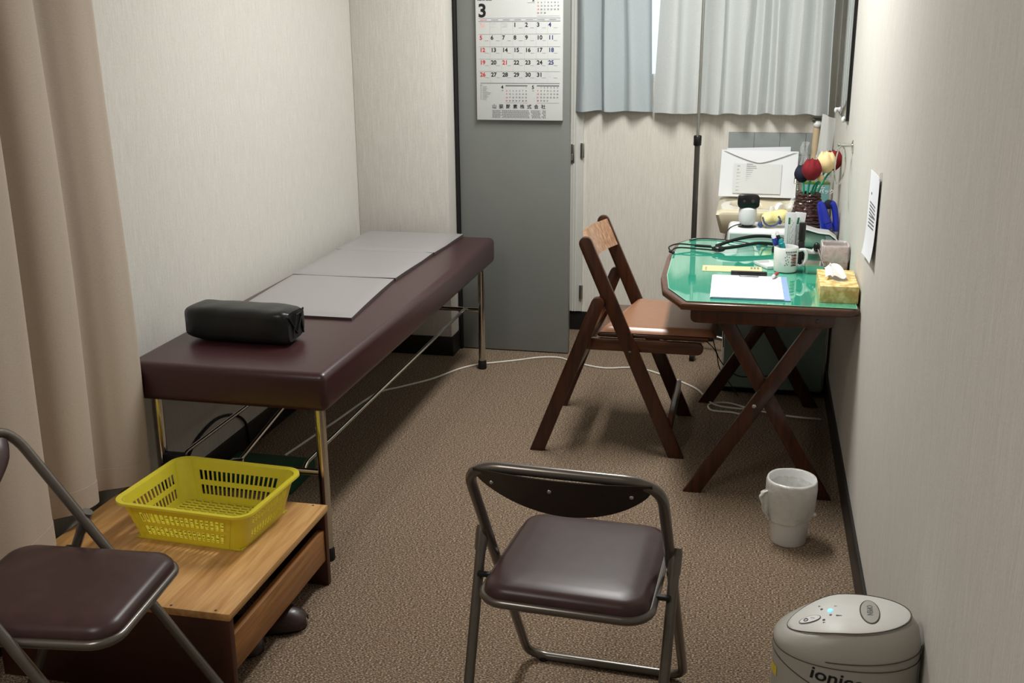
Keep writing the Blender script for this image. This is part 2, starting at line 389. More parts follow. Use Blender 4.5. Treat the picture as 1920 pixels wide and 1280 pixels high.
# back wall with a window opening
wx0, wx1, wz0, wz1 = -0.72, 0.22, 1.22, 2.12
mb = MB(); mb.box(XL, XR, YB, YB+.12, 0, wz0); mb.box(XL, XR, YB, YB+.12, wz1, ZC)
mb.box(XL, wx0, YB, YB+.12, wz0, wz1); mb.box(wx1, XR, YB, YB+.12, wz0, wz1)
struct('wall_back', mb, 'wallback')
mb = MB()
for a in ((wx0, wx0+.03), (wx1-.03, wx1), ((wx0+wx1)/2-.02, (wx0+wx1)/2+.02)): mb.box(a[0], a[1], YB+.02, YB+.07, wz0, wz1, .003)
mb.box(wx0, wx1, YB+.02, YB+.07, wz0, wz0+.035, .003); mb.box(wx0, wx1, YB+.02, YB+.07, wz1-.035, wz1, .003)
wf = struct('window_1', mb, 'white_paint')
MB().box(wx0+.02, wx1-.02, YB+.045, YB+.049, wz0+.02, wz1-.02).build('pane', 'windowglass', wf)
# short wall beside the couch end, standing in front of the back wall
struct('wall_alcove', MB().box(XL, -1.337, 4.66, 5.2, 0, ZC, .004), 'wall')
struct('baseboard_alcove', MB().box(XL, -1.330, 4.652, 5.19, 0, .092, .003), 'black_skirt')
struct('baseboard_left', MB().box(XL, XL+.008, YF, 4.655, 0, .095, .002), 'black_skirt')
struct('baseboard_right', MB().box(XR-.009, XR, YF, YB, 0, .098, .002), 'black_skirt')
struct('baseboard_back', MB().box(-1.33, XR-.01, YB-.009, YB, 0, .095, .002), 'black_skirt')
# grey steel door leaf that carries the calendar, and the white jamb behind it
d1 = struct('door_1', MB().box(-1.318, -0.812, 4.79, 4.83, 0.004, 2.3, .003), 'door_grey')
MB().box(-1.331, -1.319, 4.775, 4.83, 0.0, 2.3, .001).build('gap_shade_strip', 'rubber', d1)  # black strip standing in for the shaded gap beside the door
t1 = struct('trim_1', MB().box(-0.99, -0.815, YB-.02, YB, 0.1, 2.3, .002).box(-.862, -.858, YB-.026, YB-.019, .1, 2.3).box(-.85, -.846, YB-.026, YB-.019, .1, 2.3), 'white_paint')
for z in (0.20, 0.90):
    MB().box(-.826, -.808, YB-.03, YB-.018, z-.035, z+.035, .001).tube([(-.817, YB-.03, z-.035), (-.817, YB-.03, z+.035)], .004).build('hinge', 'steel', t1)
MB().box(-.872, -.856, YB-.03, YB-.018, .84, .93, .002).tube([(-.866, YB-.03, .88), (-.866, YB-.045, .88), (-.866, YB-.045, .855)], .003).build('latch', 'steel', t1)

# ================================================================== curtains
# left curtain hangs along the left wall (plane across x), folds run down
fold = [(1.05, .02), (1.18, .10), (1.33, .03), (1.47, .12), (1.60, .035), (1.74, .13), (1.86, .04), (1.98, .12), (2.055, .135), (2.12, .125), (2.155, .06), (2.19, .03),
        (2.25, .095), (2.30, .11), (2.345, .10), (2.375, .055), (2.42, .05), (2.49, .10), (2.543, .113), (2.580, .108), (2.588, .05)]
fp = smooth_path([(XL+b, a, 0) for a, b in fold], 6)
def cur(u, v):
    i = u*(len(fp)-1); k = min(int(i), len(fp)-2); p = fp[k].lerp(fp[k+1], i-k)
    z = 0.262+0.018*math.sin(p.y*9)+v*(2.3-0.262)
    f = 1-0.12*v
    return (XL+0.02+(p.x-XL-0.02)*f + 0.006*math.sin(7*v+p.y*5), p.y+0.012*math.sin(3*v+1), z)
lc = thing('curtain', 'cream full-length curtain hanging along the left wall beside the couch', 'curtain', (XL+.08, 1.9, .26))
MB().grid(cur, 240, 30, thick=.0015).build('drape', 'curtain', lc)
MB().grid(lambda u, v: tuple(Vector(cur(u, v*0.03))+Vector((0.0022, -.0008, 0))), 240, 2, thick=.0012).build('hem', 'curtain', lc)

def pleated(name, x0, x1, y, z0, z1, seed, amp, gap, label, m, group):
    rnd = random.Random(seed); pts = []; x = x0; s = 1
    while x < x1:
        pts.append((x, y+s*amp*(0.5+rnd.random()*.7)*0.5)); x += rnd.choice((.03, .042, .056, .075)); s = -s
    pts.append((x1, y))
    P = smooth_path([(a, b, 0) for a, b in pts], 5)
    def f(u, v):
        i = u*(len(P)-1); k = min(int(i), len(P)-2); p = P[k].lerp(P[k+1], i-k)
        a = .5+.5*(1-v)
        e_ = u if gap < 0 else 1-u
        return (p.x+0.004*math.sin(v*5+p.x*30)+gap*v*e_, y+(p.y-y)*a*1.25, z0+(z1-z0)*v+0.003*math.sin(p.x*40)*(1-v))
    t = thing(name, label, 'curtain', ((x0+x1)/2, y, z0), 0, group)
    MB().grid(f, len(P)*1, 24, thick=.001).build('drape', m, t)
    MB().grid(lambda u, v: tuple(Vector(f(u, v*.045))+Vector((0, -.0022, 0))), len(P), 2, thick=.001).build('hem', m, t)
    return t
pleated('window_curtain', -.848, -.481, 5.168, 1.088, 2.2, 3, .05, -.05, 'white short window curtain, bluish daylight painted in, beside the calendar, left of the gap', 'sheer_daylit', None)
pleated('window_curtain', -.478, .303, 5.145, 1.083, 2.2, 11, .05, .03, 'wide white short window curtain above the washbasin', 'sheer', None)
rod = thing('curtain_rod', 'white curtain rod above the back window', 'rod', (-.25, 5.15, 2.2))
MB().tube([(-.86, 5.15, 2.215), (.33, 5.15, 2.215)], .012).build('rod', 'white', rod)

# ================================================================== calendar
cal = thing('calendar', 'large white March wall calendar hanging on the grey door', 'calendar', (-1.033, 4.775, 1.077))
MB().box(-1.2265, -.8405, 4.768, 4.7885, 1.077, 1.63, .001).build('page_block', 'calpaper', cal)
MB().box(-1.2265, -.8405, 4.7665, 4.7895, 1.63, 1.645, .002).build('top_binding', 'steel', cal)
S = 4.416e-4; SZ = 4.28e-4
def cx(zx): return -1.2265+(zx-388)*S
def cz(zy): return 1.077+(1207-zy)*SZ
YP = 4.7672
def T(mb, s, zx, zy, h, mi, off=0.0, align='LEFT'):
    mtx = Matrix.Translation((cx(zx), YP, cz(zy))) @ Matrix.Rotation(PI/2, 4, 'X')
    text_into(mb, s, mtx, h*SZ/0.7, mi, off, align)
def bar(mb, x0, x1, y0, y1, mi, d=0.0): mb.box(cx(x0), cx(x1), YP-.0002-d, YP+.0006, cz(y1), cz(y0), mi=mi)
pm = ['ink', 'inkgrey', 'inkred', 'inkpink', 'inkblue', 'inklight', 'inkmid']
mb = MB()
T(mb, '3', 414, 180, 126, 0, .0022)
T(mb, 'March 2023', 410, 22, 22, 0, .0003)
T(mb, '2', 958, 33, 34, 0, .0005); bar(mb, 910, 985, 45, 48, 1)
bar(mb, 418, 1237, 194, 226, 5); bar(mb, 418, 1237, 192, 196, 1); bar(mb, 418, 1237, 224, 227, 1)
cols = [428, 541, 657, 773, 889, 1006, 1121]
for i, x in enumerate(cols): bar(mb, x+5, x+75, 209, 214, 6 if i else 2, .0002)
rows = [(278, ['26', '27', '28', '1', '2', '3', '4']), (402, ['5', '6', '7', '8', '9', '10', '11']), (524, ['12', '13', '14', '15', '16', '17', '18']),
        (647, ['19', '20', '21', '22', '23', '24', '25']), (768, ['26', '27', '28', '29', '30', '31', '1'])]
for ri, (yb, rr) in enumerate(rows):
    for ci, n in enumerate(rr):
        mi = 2 if ci == 0 else (4 if ci == 6 else 0)
        if n == '21': mi = 2
        if ri == 0 and ci < 3: mi = 3 if ci == 0 else 5
        if ri == 4 and ci == 6: mi = 5
        T(mb, n, cols[ci]-2, yb, 40, mi, .0007)
        if not (ri == 0 and ci < 3): bar(mb, cols[ci]+50, cols[ci]+88, yb+10, yb+12, 1)
for y in (348, 471, 593, 716): bar(mb, 418, 1237, y, y+2.2, 1)
bar(mb, 428, 1232, 832, 837, 6)
for x in cols[1:]: bar(mb, x-8, x-6.6, 228, 830, 5)
def mini(mb, x0, y0, first, days, dx=33, dy=33.5, hol=()):
    d = 1; c = first; r_ = 0
    while d <= days:
        mi = 2 if (c == 0 or d in hol) else 6
        T(mb, str(d), x0+c*dx+(6 if d < 10 else 0), y0+r_*dy, 14, mi, .0002); d += 1; c += 1
        if c == 7: c = 0; r_ += 1
mini(mb, 1007, 19, 3, 28); bar(mb, 1005, 1230, 175, 177, 1); bar(mb, 1005, 1105, 0, 3, 6)
bar(mb, 686, 908, 853, 864, 6); bar(mb, 1003, 1228, 853, 864, 6); bar(mb, 686, 908, 1029, 1031, 1); bar(mb, 1003, 1228, 1029, 1031, 1)
mini(mb, 686, 883, 6, 29, hol=(29,)); mini(mb, 1003, 883, 1, 31, dy=33)
T(mb, '4', 640, 890, 34, 0, .0005); T(mb, '5', 953, 890, 34, 0, .0005); bar(mb, 645, 662, 906, 910, 6); bar(mb, 958, 975, 906, 910, 6)
bar(mb, 425, 447, 853, 857, 6)
rnd = random.Random(4)
for k in range(14):
    bar(mb, 427, 440, 868+k*10, 871+k*10, 1); bar(mb, 450, 450+rnd.uniform(30, 90), 868+k*10, 871+k*10, 1)
for k, ch in enumerate('山脇酸素株式会社'): T(mb, ch, 545+k*71.7, 1086, 33, 0, .0003)
for r_ in range(7):
    x = 548
    while x < 1092:
        wd = rnd.uniform(5, 22)
        if not (628 < x < 640 or 922 < x < 940 or 1036 < x < 1050): bar(mb, x, min(x+wd*.7, 1094), 1106+r_*12, 1111+r_*12, 6)
        x += wd
mb.build('printed_text', pm, cal)

# ================================================================== examination couch
couch = thing('examination_couch', 'long maroon vinyl examination couch on chrome legs along the left wall', 'couch', (-1.405, 3.58, 0))
mb = MB().box(-1.705, -1.105, 2.60, 4.575, .475, .587, .022, 4)
mb.build('cushion', 'maroon', couch)
for sy_, y in (('n', 2.66), ('f', 4.50)):
    for x in (-1.655, -1.152):
        lg = MB().tube([(x-(.012 if x < -1.4 else -.004)*0, y, .476), (x, y, .03)], .0155, 14).build('leg', 'chrome', couch)
        MB().lathe([(.018, 0), (.0195, .004), (.0185, .035), (.0165, .04)], (x, y, 0), 16).build('foot_cap', 'rubber', lg)
    MB().tube([(-1.655, y, .272), (-1.152, y, .272)], .010, 12).build('cross_tube', 'chrome', couch)
for x in (-1.60, -1.217):
    MB().tube(fillet([(x, 2.66, .262), (x, 2.69, .285), (x, 4.47, .285), (x, 4.50, .272)], .02), .0065, 10).build('long_rod', 'chrome', couch)
MB().tube(fillet([(-1.42, 2.66, .274), (-1.405, 2.70, .30), (-1.30, 3.0, .474)], .02), .006, 10).box(-1.435, -1.40, 2.648, 2.672, .262, .292, .004).build('brace', 'chrome', couch)
MB().box(-1.65, -1.585, 2.645, 2.675, .255, .295, .006).build('joint_block', 'rubber', couch)
MB().box(-1.66, -1.15, 2.64, 4.53, .466, .476, .002).build('base_board', 'brownboard', couch)

mat_t = thing('folding_mat', 'thin light grey folding mat laid along the top of the maroon couch', 'mat', (-1.45, 3.85, .587))
secs = [(3.14, 3.685), (3.69, 4.15), (4.155, 4.56)]
for k, (a, b) in enumerate(secs):
    xl = [-1.645, -1.672, -1.682][k]; xr = [-1.232, -1.268, -1.258][k]
    xl2 = [-1.668, -1.680, -1.69][k]; xr2 = [-1.272, -1.262, -1.245][k]
    m_ = MB().box(-1, 1, 0, 1, 0, 1)
    mb = MB()
    def pan(u, v, top=True):
        y = a+(b-a)*v; x0 = xl+(xl2-xl)*v; x1 = xr+(xr2-xr)*v
        e = min(u, 1-u)*8; e2 = min(v, 1-v)*8; ez = math.sqrt(max(0, 1-(1-min(1, e))**2))*math.sqrt(max(0, 1-(1-min(1, e2))**2))
        wave = .004*math.sin(v*PI+k)*(u-.3)
        return (x0+(x1-x0)*u, y, .5875+.008+.008*ez+abs(wave))
    m_.bm.clear()
    mb.grid(pan, 24, 24)
    rim = [Vector(pan(u, 0)) for u in [i/24 for i in range(25)]]+[Vector(pan(1, i/24)) for i in range(1, 25)]+[Vector(pan(1-i/24, 1)) for i in range(1, 25)]+[Vector(pan(0, 1-i/24)) for i in range(1, 24)]
    mb.rings([[p for p in rim], [Vector((p.x, p.y, .5872)) for p in rim]], cap0=False, cap1=True, mi=1)
    mb.build('panel', ['greyvinyl', 'greyedge'], mat_t)

pil = thing('pillow', 'black vinyl block pillow on the near end of the maroon couch', 'pillow', (-1.47, 2.88, .587), -.03)
def pillow_pts():
    L_, W_, H_ = .167, .068, .052; rings = []
    N = 18; Sg = 28
    for i in range(N+1):
        t = -1+2*i/N; sc = 1-.10*abs(t)**6
        if abs(t) == 1: sc = .82
        x = L_*t*(1.0 if abs(t) < 1 else 1.0)
        ring = []
        for k in range(Sg):
            a = 2*PI*k/Sg; c_, s_ = math.cos(a), math.sin(a); e = .42
            px = abs(c_)**e*(1 if c_ >= 0 else -1); pz = abs(s_)**e*(1 if s_ >= 0 else -1)
            pinch = 1+.04*math.sin(9*t+a*3)*abs(t)
            ring.append((x+.004*math.sin(a*2)*(abs(t) > .8), W_*px*sc*pinch*(1-.05*(pz > 0)), .055+H_*pz*sc*pinch))
        rings.append(ring)
    return rings
MB().rings(pillow_pts()).build('cover', 'blackvinyl', pil, world=False, ang=60)
MB().tube([(.168, -.028, .02), (.172, -.006, .088), (.168, .03, .085), (.168, .045, .02)], .003, 6).tube([(.168, -.05, .09), (.170, 0, .03), (.168, .05, .095)], .003, 6).build('end_fold', 'blackvinyl', pil, world=False)

# ================================================================== wooden step, basket, slippers
step = thing('step_box', 'low oak-topped step stool with dark ends at the near end of the couch', 'step stool', (-1.39, 2.23, 0))
SX0, SX1, SY0, SY1, SZt = -1.70, -1.092, 1.952, 2.535, .235
MB().box(SX0, SX1, SY0, SY1, SZt-.018, SZt, .0012).build('top_board', 'laminate', step)
for y in (SY0+.001, SY1-.021):
    MB().box(SX0, SX1-.002, y, y+.02, 0, SZt-.018, .001).build('end_panel', 'brownboard', step)
MB().box(SX1-.026, SX1-.006, SY0+.021, SY1-.021, .078, .168, .001).build('front_rail', 'laminate_front', step)
MB().box(SX0+.01, SX0+.026, SY0+.021, SY1-.021, .06, .215, .001).build('rear_rail', 'brownboard', step)
for x in (-1.62, -1.40, -1.24, -1.13):
    for y in (SY0+.011, SY1-.011): MB().lathe([(.0035, 0), (.003, .0006)], (x, y, SZt), 10).build('screw_head', 'seam', step)

bk = thing('basket', 'yellow plastic slotted basket on the wooden step', 'basket', (-1.343, 2.364, SZt), -.06)
def rrect(hx, hy, r, z, n=8):
    out = []
    for (sx, sy2, a0) in ((1, 1, 0), (-1, 1, 90), (-1, -1, 180), (1, -1, 270)):
        for k in range(n+1):
            a = math.radians(a0+90*k/n); out.append((sx*(hx-r)+r*math.cos(a), sy2*(hy-r)+r*math.sin(a), z))
    return out
def slotted_wall(mb, c0, c1, z0, z1, tilt_in, axis, sign, nslot, rows_z, half_lo, half_hi, off_lo, off_hi, th=.0022):
    """a tapering wall with rows of upright slots: built of strips around the holes"""
    zs = [z0]
    for a, b in rows_z: zs += [a, b]
    zs.append(z1)
    def P(s, z, o):
        t = (z-z0)/(z1-z0); h = half_lo+(half_hi-half_lo)*t; d = (off_lo+(off_hi-off_lo)*t+o)*sign
        return (s*h, d, z) if axis == 'y' else (d, s*h, z)
    def quad(s0, s1, za, zb):
        r0 = [P(s0, za, 0), P(s1, za, 0), P(s1, zb, 0), P(s0, zb, 0)]
        r1 = [P(s0, za, -th), P(s1, za, -th), P(s1, zb, -th), P(s0, zb, -th)]
        mb.rings([r0, r1])
    for k in range(len(zs)-1):
        if k % 2 == 0: quad(-1, 1, zs[k], zs[k+1])
        else:
            m0 = .88; wd = 2*m0/nslot; quad(-1, -m0, zs[k], zs[k+1]); quad(m0, 1, zs[k], zs[k+1])
            for i in range(nslot+1):
                xc = -m0+i*wd; a = xc-wd*.18 if i else -m0; b = xc+wd*.18 if i < nslot else m0
                quad(a, b, zs[k], zs[k+1])
BH = .110; lx, ly, ux, uy = .152, .122, .180, .148
mb = MB(); rc = .034
for sg in (1, -1):
    slotted_wall(mb, 0, 0, 0, BH, 0, 'y', sg, 17, [(.020, .045), (.058, .084)], lx-rc, ux-rc, ly, uy)
    slotted_wall(mb, 0, 0, 0, BH, 0, 'x', sg, 12, [(.020, .045), (.058, .084)], ly-rc, uy-rc, lx, ux)
    for sg2 in (1, -1):
        def corner(u, v, o=0):
            a = u*PI/2; hx = lx+(ux-lx)*v; hy = ly+(uy-ly)*v
            return (sg*(hx-rc+(rc-o)*math.cos(a)), sg2*(hy-rc+(rc-o)*math.sin(a)), BH*v)
        mb.grid(corner, 8, 6); mb.grid(lambda u, v: corner(u, v, .0022), 8, 6)
mb.build('side_wall', 'basket', bk, world=False)
mb = MB()
A = rrect(ux-.001, uy-.001, rc, BH); B = rrect(ux+.013, uy+.013, rc+.013, BH+.002); Cc = rrect(ux+.014, uy+.014, rc+.014, BH-.004); D = rrect(ux-.001, uy-.001, rc, BH-.003)
mb.rings([A, B, Cc, D], loop=True)
mb.build('rim', 'basket', bk, world=False)
mb = MB()
for i in range(13):
    x = -lx+.004+i*(2*lx-.008)/12; mb.box(x-.003, x+.003, -ly, ly, .001, .0035)
for i in range(17):
    y = -ly+.004+i*(2*ly-.008)/16; mb.box(-lx, lx, y-.0035, y+.0035, .0012, .0038)
mb.build('base_grid', 'basket', bk, world=False)

def slipper(x, y, rz, label):
    t = thing('slipper', label, 'slipper', (x, y, 0), rz, None)
    def sole(s_, zz): return [(s_*.045*math.cos(a)*(1+.12*math.sin(a)), s_*.125*math.sin(a), zz) for a in [2*PI*k/28 for k in range(28)]]
    MB().rings([sole(.97, 0), sole(1, .004), sole(1, .012), sole(.96, .016)]).build('sole', 'rubber', t, world=False)
    MB().grid(lambda u, v: (.047*math.cos(PI*u)*(1 - .35*v**3)*(1 if v < 1 else .6), .005+.118*v, .012+.05*math.sin(PI*u)*math.sqrt(max(0, 1-v**3*.85))), 16, 12, thick=.003).build('upper', 'slipper', t, world=False)
    return t
slipper(-1.19, 2.275, -1.35, 'dark brown slipper whose toe pokes out from under the wooden step')
slipper(-1.25, 2.15, -1.4, 'dark brown slipper almost hidden under the near half of the wooden step')

# ================================================================== folding metal chairs
def metal_chair(label, loc, rz):
    t = thing('folding_chair', label, 'chair', loc, rz, None)
    yt, zt, yf = -.122, .705, .35
    ring = fillet([(-.19, yf, .011), (-.184, yt, zt), (.184, yt, zt), (.19, yf, .011)], [.05, .07, .07, .05], 8, loop=True)
    MB().tube(ring, .0108, 12, loop=True).build('front_frame', 'bronze', t, world=False)
    ring = fillet([(-.198, .022, .50), (-.192, -.185, .011), (.192, -.185, .011), (.198, .022, .50)], .05, 8)
    MB().tube(ring, .0108, 12).build('rear_leg_frame', 'bronze', t, world=False)
    for s in (-1, 1):
        MB().tube([(s*.198, .026, .508), (s*.198, .021, .498), (s*.198, .006, .462)], [.0118, .0135, .0122], 10).build('collar', 'bronze', t, world=False)
        MB().box(min(s*.168, s*.196), max(s*.168, s*.196), -.030, -.018, .420, .430, .003).build('pivot_bolt', 'rubber', t, world=False)
        MB().lathe([(.0125, 0), (.0135, .003), (.0125, .012)], (s*.15, yf, -.001), 10).build('floor_pad', 'rubber', t, world=False)
        MB().lathe([(.0125, 0), (.0135, .003), (.0125, .012)], (s*.15, -.185, -.001), 10).build('floor_pad', 'rubber', t, world=False)
    def so(hx0, hx1, y0, y1, r, z, n=8):
        out = []
        for (sx, yy, a0) in ((1, y1, 0), (-1, y1, 90), (-1, y0, 180), (1, y0, 270)):
            for k in range(n+1):
                a = math.radians(a0+90*k/n); hx = hx1 if yy == y1 else hx0
                out.append((sx*(hx-r)+r*math.cos(a), (yy-r if yy == y1 else yy+r)+r*math.sin(a), z))
        return out
    y0, y1 = -.118, .243
    MB().tube(so(.166, .160, y0, y1, .05, .419), .0095, 10, loop=True).build('seat_rim', 'bronze', t, world=False)
    rs = []
    for e, z in ((.002, .414), (-.002, .425), (.0, .438), (.006, .446), (.018, .4515), (.045, .454), (.09, .4545)):
        rs.append(so(.163-e, .157-e, y0+e, y1-e, max(.048-e*.5, .02), z))
    MB().rings(rs).build('seat', 'seatbrown', t, world=False, ang=60)
    # crescent backrest: steel plate behind, padding in front
    def plate(y_off, z_pad, th):
        def f(u, v):
            x = -.168+.336*u; k = 1-(x/.168)**2; zt_ = .703; zb = zt_-.014-.086*max(0, k)**.75
            z = zt_+(zb-zt_)*v
            return (x, yt+(zt-z)*.66-.002+y_off-.022*k, z)
        return f
    MB().grid(plate(-.004, 0, 0), 28, 10, thick=.002).build('back_plate', 'backplate', t, world=False)
    def pad(u, v):
        p = Vector(plate(0, 0, 0)(u, .06+v*.9)); b_ = math.sin(PI*min(1, max(0, v)))**.5*min(1, min(u, 1-u)*9); return (p.x*.985, p.y+.003+.014*b_, p.z)
    MB().grid(pad, 28, 12, thick=.002).build('backrest_pad', 'seatbrown', t, world=False)
    for x in (-.135, -.02, .13):
        k = 1-(x/.168)**2
        MB().ball((x, yt+.02-.008-.022*k, .672), .004, .002, .004, 10).build('rivet', 'steel', t, world=False)
    return t
metal_chair('brown padded metal folding chair in the foreground centre, seen from behind', (-.310, 1.925, 0), -.055)
metal_chair('brown padded metal folding chair at the left edge beside the wooden step', (-1.350, 1.655, 0), math.radians(-84))

# ================================================================== wooden folding chair
def stadium(p0, p1, w0, w1=None, flat1=True, n=8):
    """outline of a plank in a plane from p0 (rounded end) to p1 (cut level when flat1)"""
    w1 = w1 or w0; p0 = Vector(p0); p1 = Vector(p1); d = (p1-p0).normalized(); nn = Vector((-d.y, d.x))
    pts = []
    for k in range(n+1):
        a = PI/2+PI*k/n; pts.append(p0+nn*(math.sin(a)*w0/2)+d*(math.cos(a)*w0/2))
    if flat1:
        for s in (-1, 1):
            q = p0+nn*(s*w1/2); tt = (p1.y-q.y)/d.y; pts.append(q+d*tt)
    else:
        for k in range(n+1):
            a = PI/2+PI*k/n; pts.append(p1-nn*(math.sin(a)*w1/2)-d*(math.cos(a)*w1/2))
    return [(p.x, p.y) for p in pts]
wc = thing('wooden_chair', 'dark wooden folding chair with tan seat facing the green desk', 'chair', (-.42, 3.85, 0))
for y in (3.62, 4.06):
    MB().prism(stadium((-.556, .765), (-.222, 0), .046, .052), 'y', y, y+.022, .003).build('back_post', 'dwood', wc)
for y in (3.597, 4.084):
    MB().prism(stadium((-.508, .560), (-.722, 0), .046, .050), 'y', y, y+.022, .003).build('rear_leg', 'dwood', wc)
for y in (3.600, 4.085):
    yy = (3.6195, 3.6195) if y < 3.8 else (4.082, 4.082)
for y in (3.643, 4.038):
    MB().prism(stadium((-.165, .402), (-.545, .402), .044, .044, False), 'y', y, y+.02, .003).build('seat_rail', 'dwoodx', wc)
MB().box(-.258, -.238, 3.642, 4.06, .10, .15, .004).build('front_stretcher', 'dwood', wc)
MB().box(-.60, -.578, 3.619, 4.084, .30, .34, .004).build('rear_stretcher', 'dwood', wc)
MB().box(-.555, -.535, 3.64, 4.06, .385, .43, .004).build('rear_crosspiece', 'dwoodx', wc)
MB().box(-.515, -.125, 3.652, 4.05, .4265, .446, .008, 3).build('seat_board', 'dwoodx', wc)
def slatf(u, v):
    y = 3.64+.425*u; z = .772-.098*v; x = -.548+(.765-z)*.436-.045*math.sin(PI*u)
    return (x, y, z)
MB().grid(slatf, 24, 6, thick=.012).build('backrest', 'slat', wc)
for y, yn in ((3.595, -1), (4.108, 1)):
    MB().ball((-.392, y+.001*yn, .392), .006, .003, .006, 10).build('bolt', 'seam', wc)
cush = thing('seat_cushion', 'thin tan vinyl cushion lying on the wooden chair seat', 'cushion', (-.3, 3.85, .446))
def cs(u, v):
    x0 = -.505+.09*v; x1 = -.100; x = x0+(x1-x0)*u; y = 3.648+.405*v
    e = min(1, min(u, 1-u)*14); e2 = min(1, min(v, 1-v)*14); h = .020*math.sqrt(max(0, e*(2-e)))*math.sqrt(max(0, e2*(2-e2)))
    return (x, y, .447+h+.012*v*(1-u))
mb = MB(); mb.grid(cs, 40, 40); mb.grid(lambda u, v: (cs(u, v)[0], cs(u, v)[1], .4465+.010*v*(1-u)), 40, 40)
mb.build('cushion_body', 'tan', cush)

# ================================================================== desk
desk = thing('desk', 'folding wooden desk with clipped corners and crossed legs against the right wall', 'desk', (.03, 3.83, 0))
outer = [(-.205, 3.295), (.30, 3.295), (.331, 3.32), (.331, 4.335), (.29, 4.36), (-.235, 4.36), (-.292, 4.24), (-.305, 3.98), (-.298, 3.65), (-.276, 3.46)]
MB().prism(outer, 'z', .632, .656, .008, 3).build('tabletop', 'dwoodx', desk)
for y in (3.318, 4.26):
    ap = fillet([(-.175, y, .632), (-.175, y, .588), (.240, y, .588), (.262, y, .60), (.262, y, .632)], [0, .03, .012, .012, 0])
    MB().prism([(p.x, p.z) for p in ap], 'y', y, y+.022, .002).build('apron', 'dwood', desk)
for ya, yb in ((3.342, 3.364), (4.235, 4.213)):
    MB().prism(stadium((.222, .612), (-.150, 0), .046, .050), 'y', min(ya, ya+.02), ya+.02, .003).build('leg', 'dwood', desk)
    yb2 = ya+.022
    MB().prism(stadium((-.082, .612), (.268, 0), .046, .050), 'y', yb2, yb2+.02, .003).build('leg', 'dwood', desk)
MB().ball((.036, 3.341, .315), .007, .003, .007, 10).build('bolt', 'steel', desk)
MB().ball((.21, 3.317, .612), .007, .003, .007, 10).build('bolt', 'seam', desk)
dm = thing('desk_mat', 'glossy translucent green mat covering the desk top', 'mat', (.03, 3.83, .656))
inner = [(-.188, 3.312), (.322, 3.312), (.322, 4.325), (-.226, 4.325), (-.272, 4.22), (-.284, 3.97), (-.277, 3.66), (-.256, 3.47)]
MB().prism(inner, 'z', .6562, .6592, .0008, 1).build('sheet', 'glass_green', dm)
mb = MB(); mb.tube([(x, y, .6590) for x, y in inner], .0012, 6, loop=True); mb.build('clear_edge', 'glass_edge', dm)
ZD = .6595

# ---- clipboard
cb = thing('clipboard', 'pale blue clipboard holding printed sheets at the front of the desk', 'clipboard', (0, 3.52, ZD), .02)
MB().box(-.115, .125, -.165, .165, 0.0003, .003, .001).build('board', 'blueboard', cb, world=False)
mb = MB()
for k in range(4): mb.box(-.122+k*.0016, .100+k*.0016, -.162-k*.001, .150-k*.001, .0032+k*.0009, .0039+k*.0009)
mb.build('paper_stack', 'paper', cb, world=False)
mb = MB()
rnd = random.Random(9)
for k in range(17):
    y = .125-k*.015; x = -.10
    while x < .075:
        wd = rnd.uniform(.006, .03)
        if k not in (1, 6) or x > -.03: mb.box(x, min(x+wd, .09), y, y+.0014, .0066, .00675)
        x += wd+rnd.uniform(.002, .012)
mb.box(-.098, .09, -.132, -.131, .0066, .00675); mb.box(-.098, .09, -.15, -.149, .0066, .00675); mb.box(-.098, -.097, -.15, -.131, .0066, .00675); mb.box(.089, .09, -.15, -.131, .0066, .00675)
mb.build('printed_lines', 'inklight', cb, world=False)
MB().box(-.06, .06, .150, .172, .006, .018, .002).tube([(-.035, .145, .014), (-.03, .13, .008), (.03, .13, .008), (.035, .145, .014)], .0015, 6).build('clip', 'black', cb, world=False)
sm = thing('marker', 'short red and white marker lying on the clipboard corner', 'marker', (.082, 3.655, ZD+.0075), -.25)
MB().tube([(0, -.012, .007), (0, .032, .007)], .0065, 12).build('barrel', 'maroonmark', sm, world=False)
MB().tube([(0, -.03, .007), (0, -.024, .007), (0, -.012, .007)], [.003, .0058, .0062], 12).build('tip', 'white', sm, world=False)
# ---- manila sheet
o = thing('paper_envelope', 'long cream paper envelope on the green mat behind the clipboard', 'envelope', (-.06, 3.79, ZD), 0.03)
MB().box(-.104, .10, -.045, .045, 0, .0012).build('sheet', 'manila', o, world=False)
mb = MB()
for k in range(9): mb.box(.062+(k % 3)*.011, .069+(k % 3)*.011, .005+(k//3)*.011, .012+(k//3)*.011, .0013, .0015)
mb2 = MB()
for k in range(4): mb2.box(-.095, -.088, -.03+k*.014, -.024+k*.014, .0013, .0015)
mb2.build('printed_text', 'inkmid', o, world=False)
mb.build('printed_code', 'inkmid', o, world=False)

# ---- mug
mug = thing('mug', 'white mug printed with a black and red flag, holding pens', 'mug', (.118, 3.79, ZD), 0)
MB().lathe([(.030, 0), (.038, .003), (.0405, .012), (.0415, .086), (.0400, .088), (.0385, .084), (.038, .012), (.034, .008), (.0, .008)], seg=40).build('body', 'ceramic', mug, world=False)
MB().tube(smooth_path([(.039, 0, .074), (.058, -.002, .078), (.068, -.002, .06), (.064, -.002, .034), (.050, 0, .020), (.039, 0, .024)], 5), .0055, 10).build('handle', 'ceramic', mug, world=False)
mb = MB()
def on_mug(a0, a1, z0, z1, mi):
    R_ = .0421
    def f(u, v):
        a = math.radians(a0+(a1-a0)*u); z = z0+(z1-z0)*v; return (R_*math.cos(a), R_*math.sin(a), z)
    mb.grid(f, 6, 1, mi=mi)
for k in range(7): on_mug(-66+(k % 2)*2, -34, .0265+k*.0058, .0295+k*.0058, 1 if k % 2 else 0)
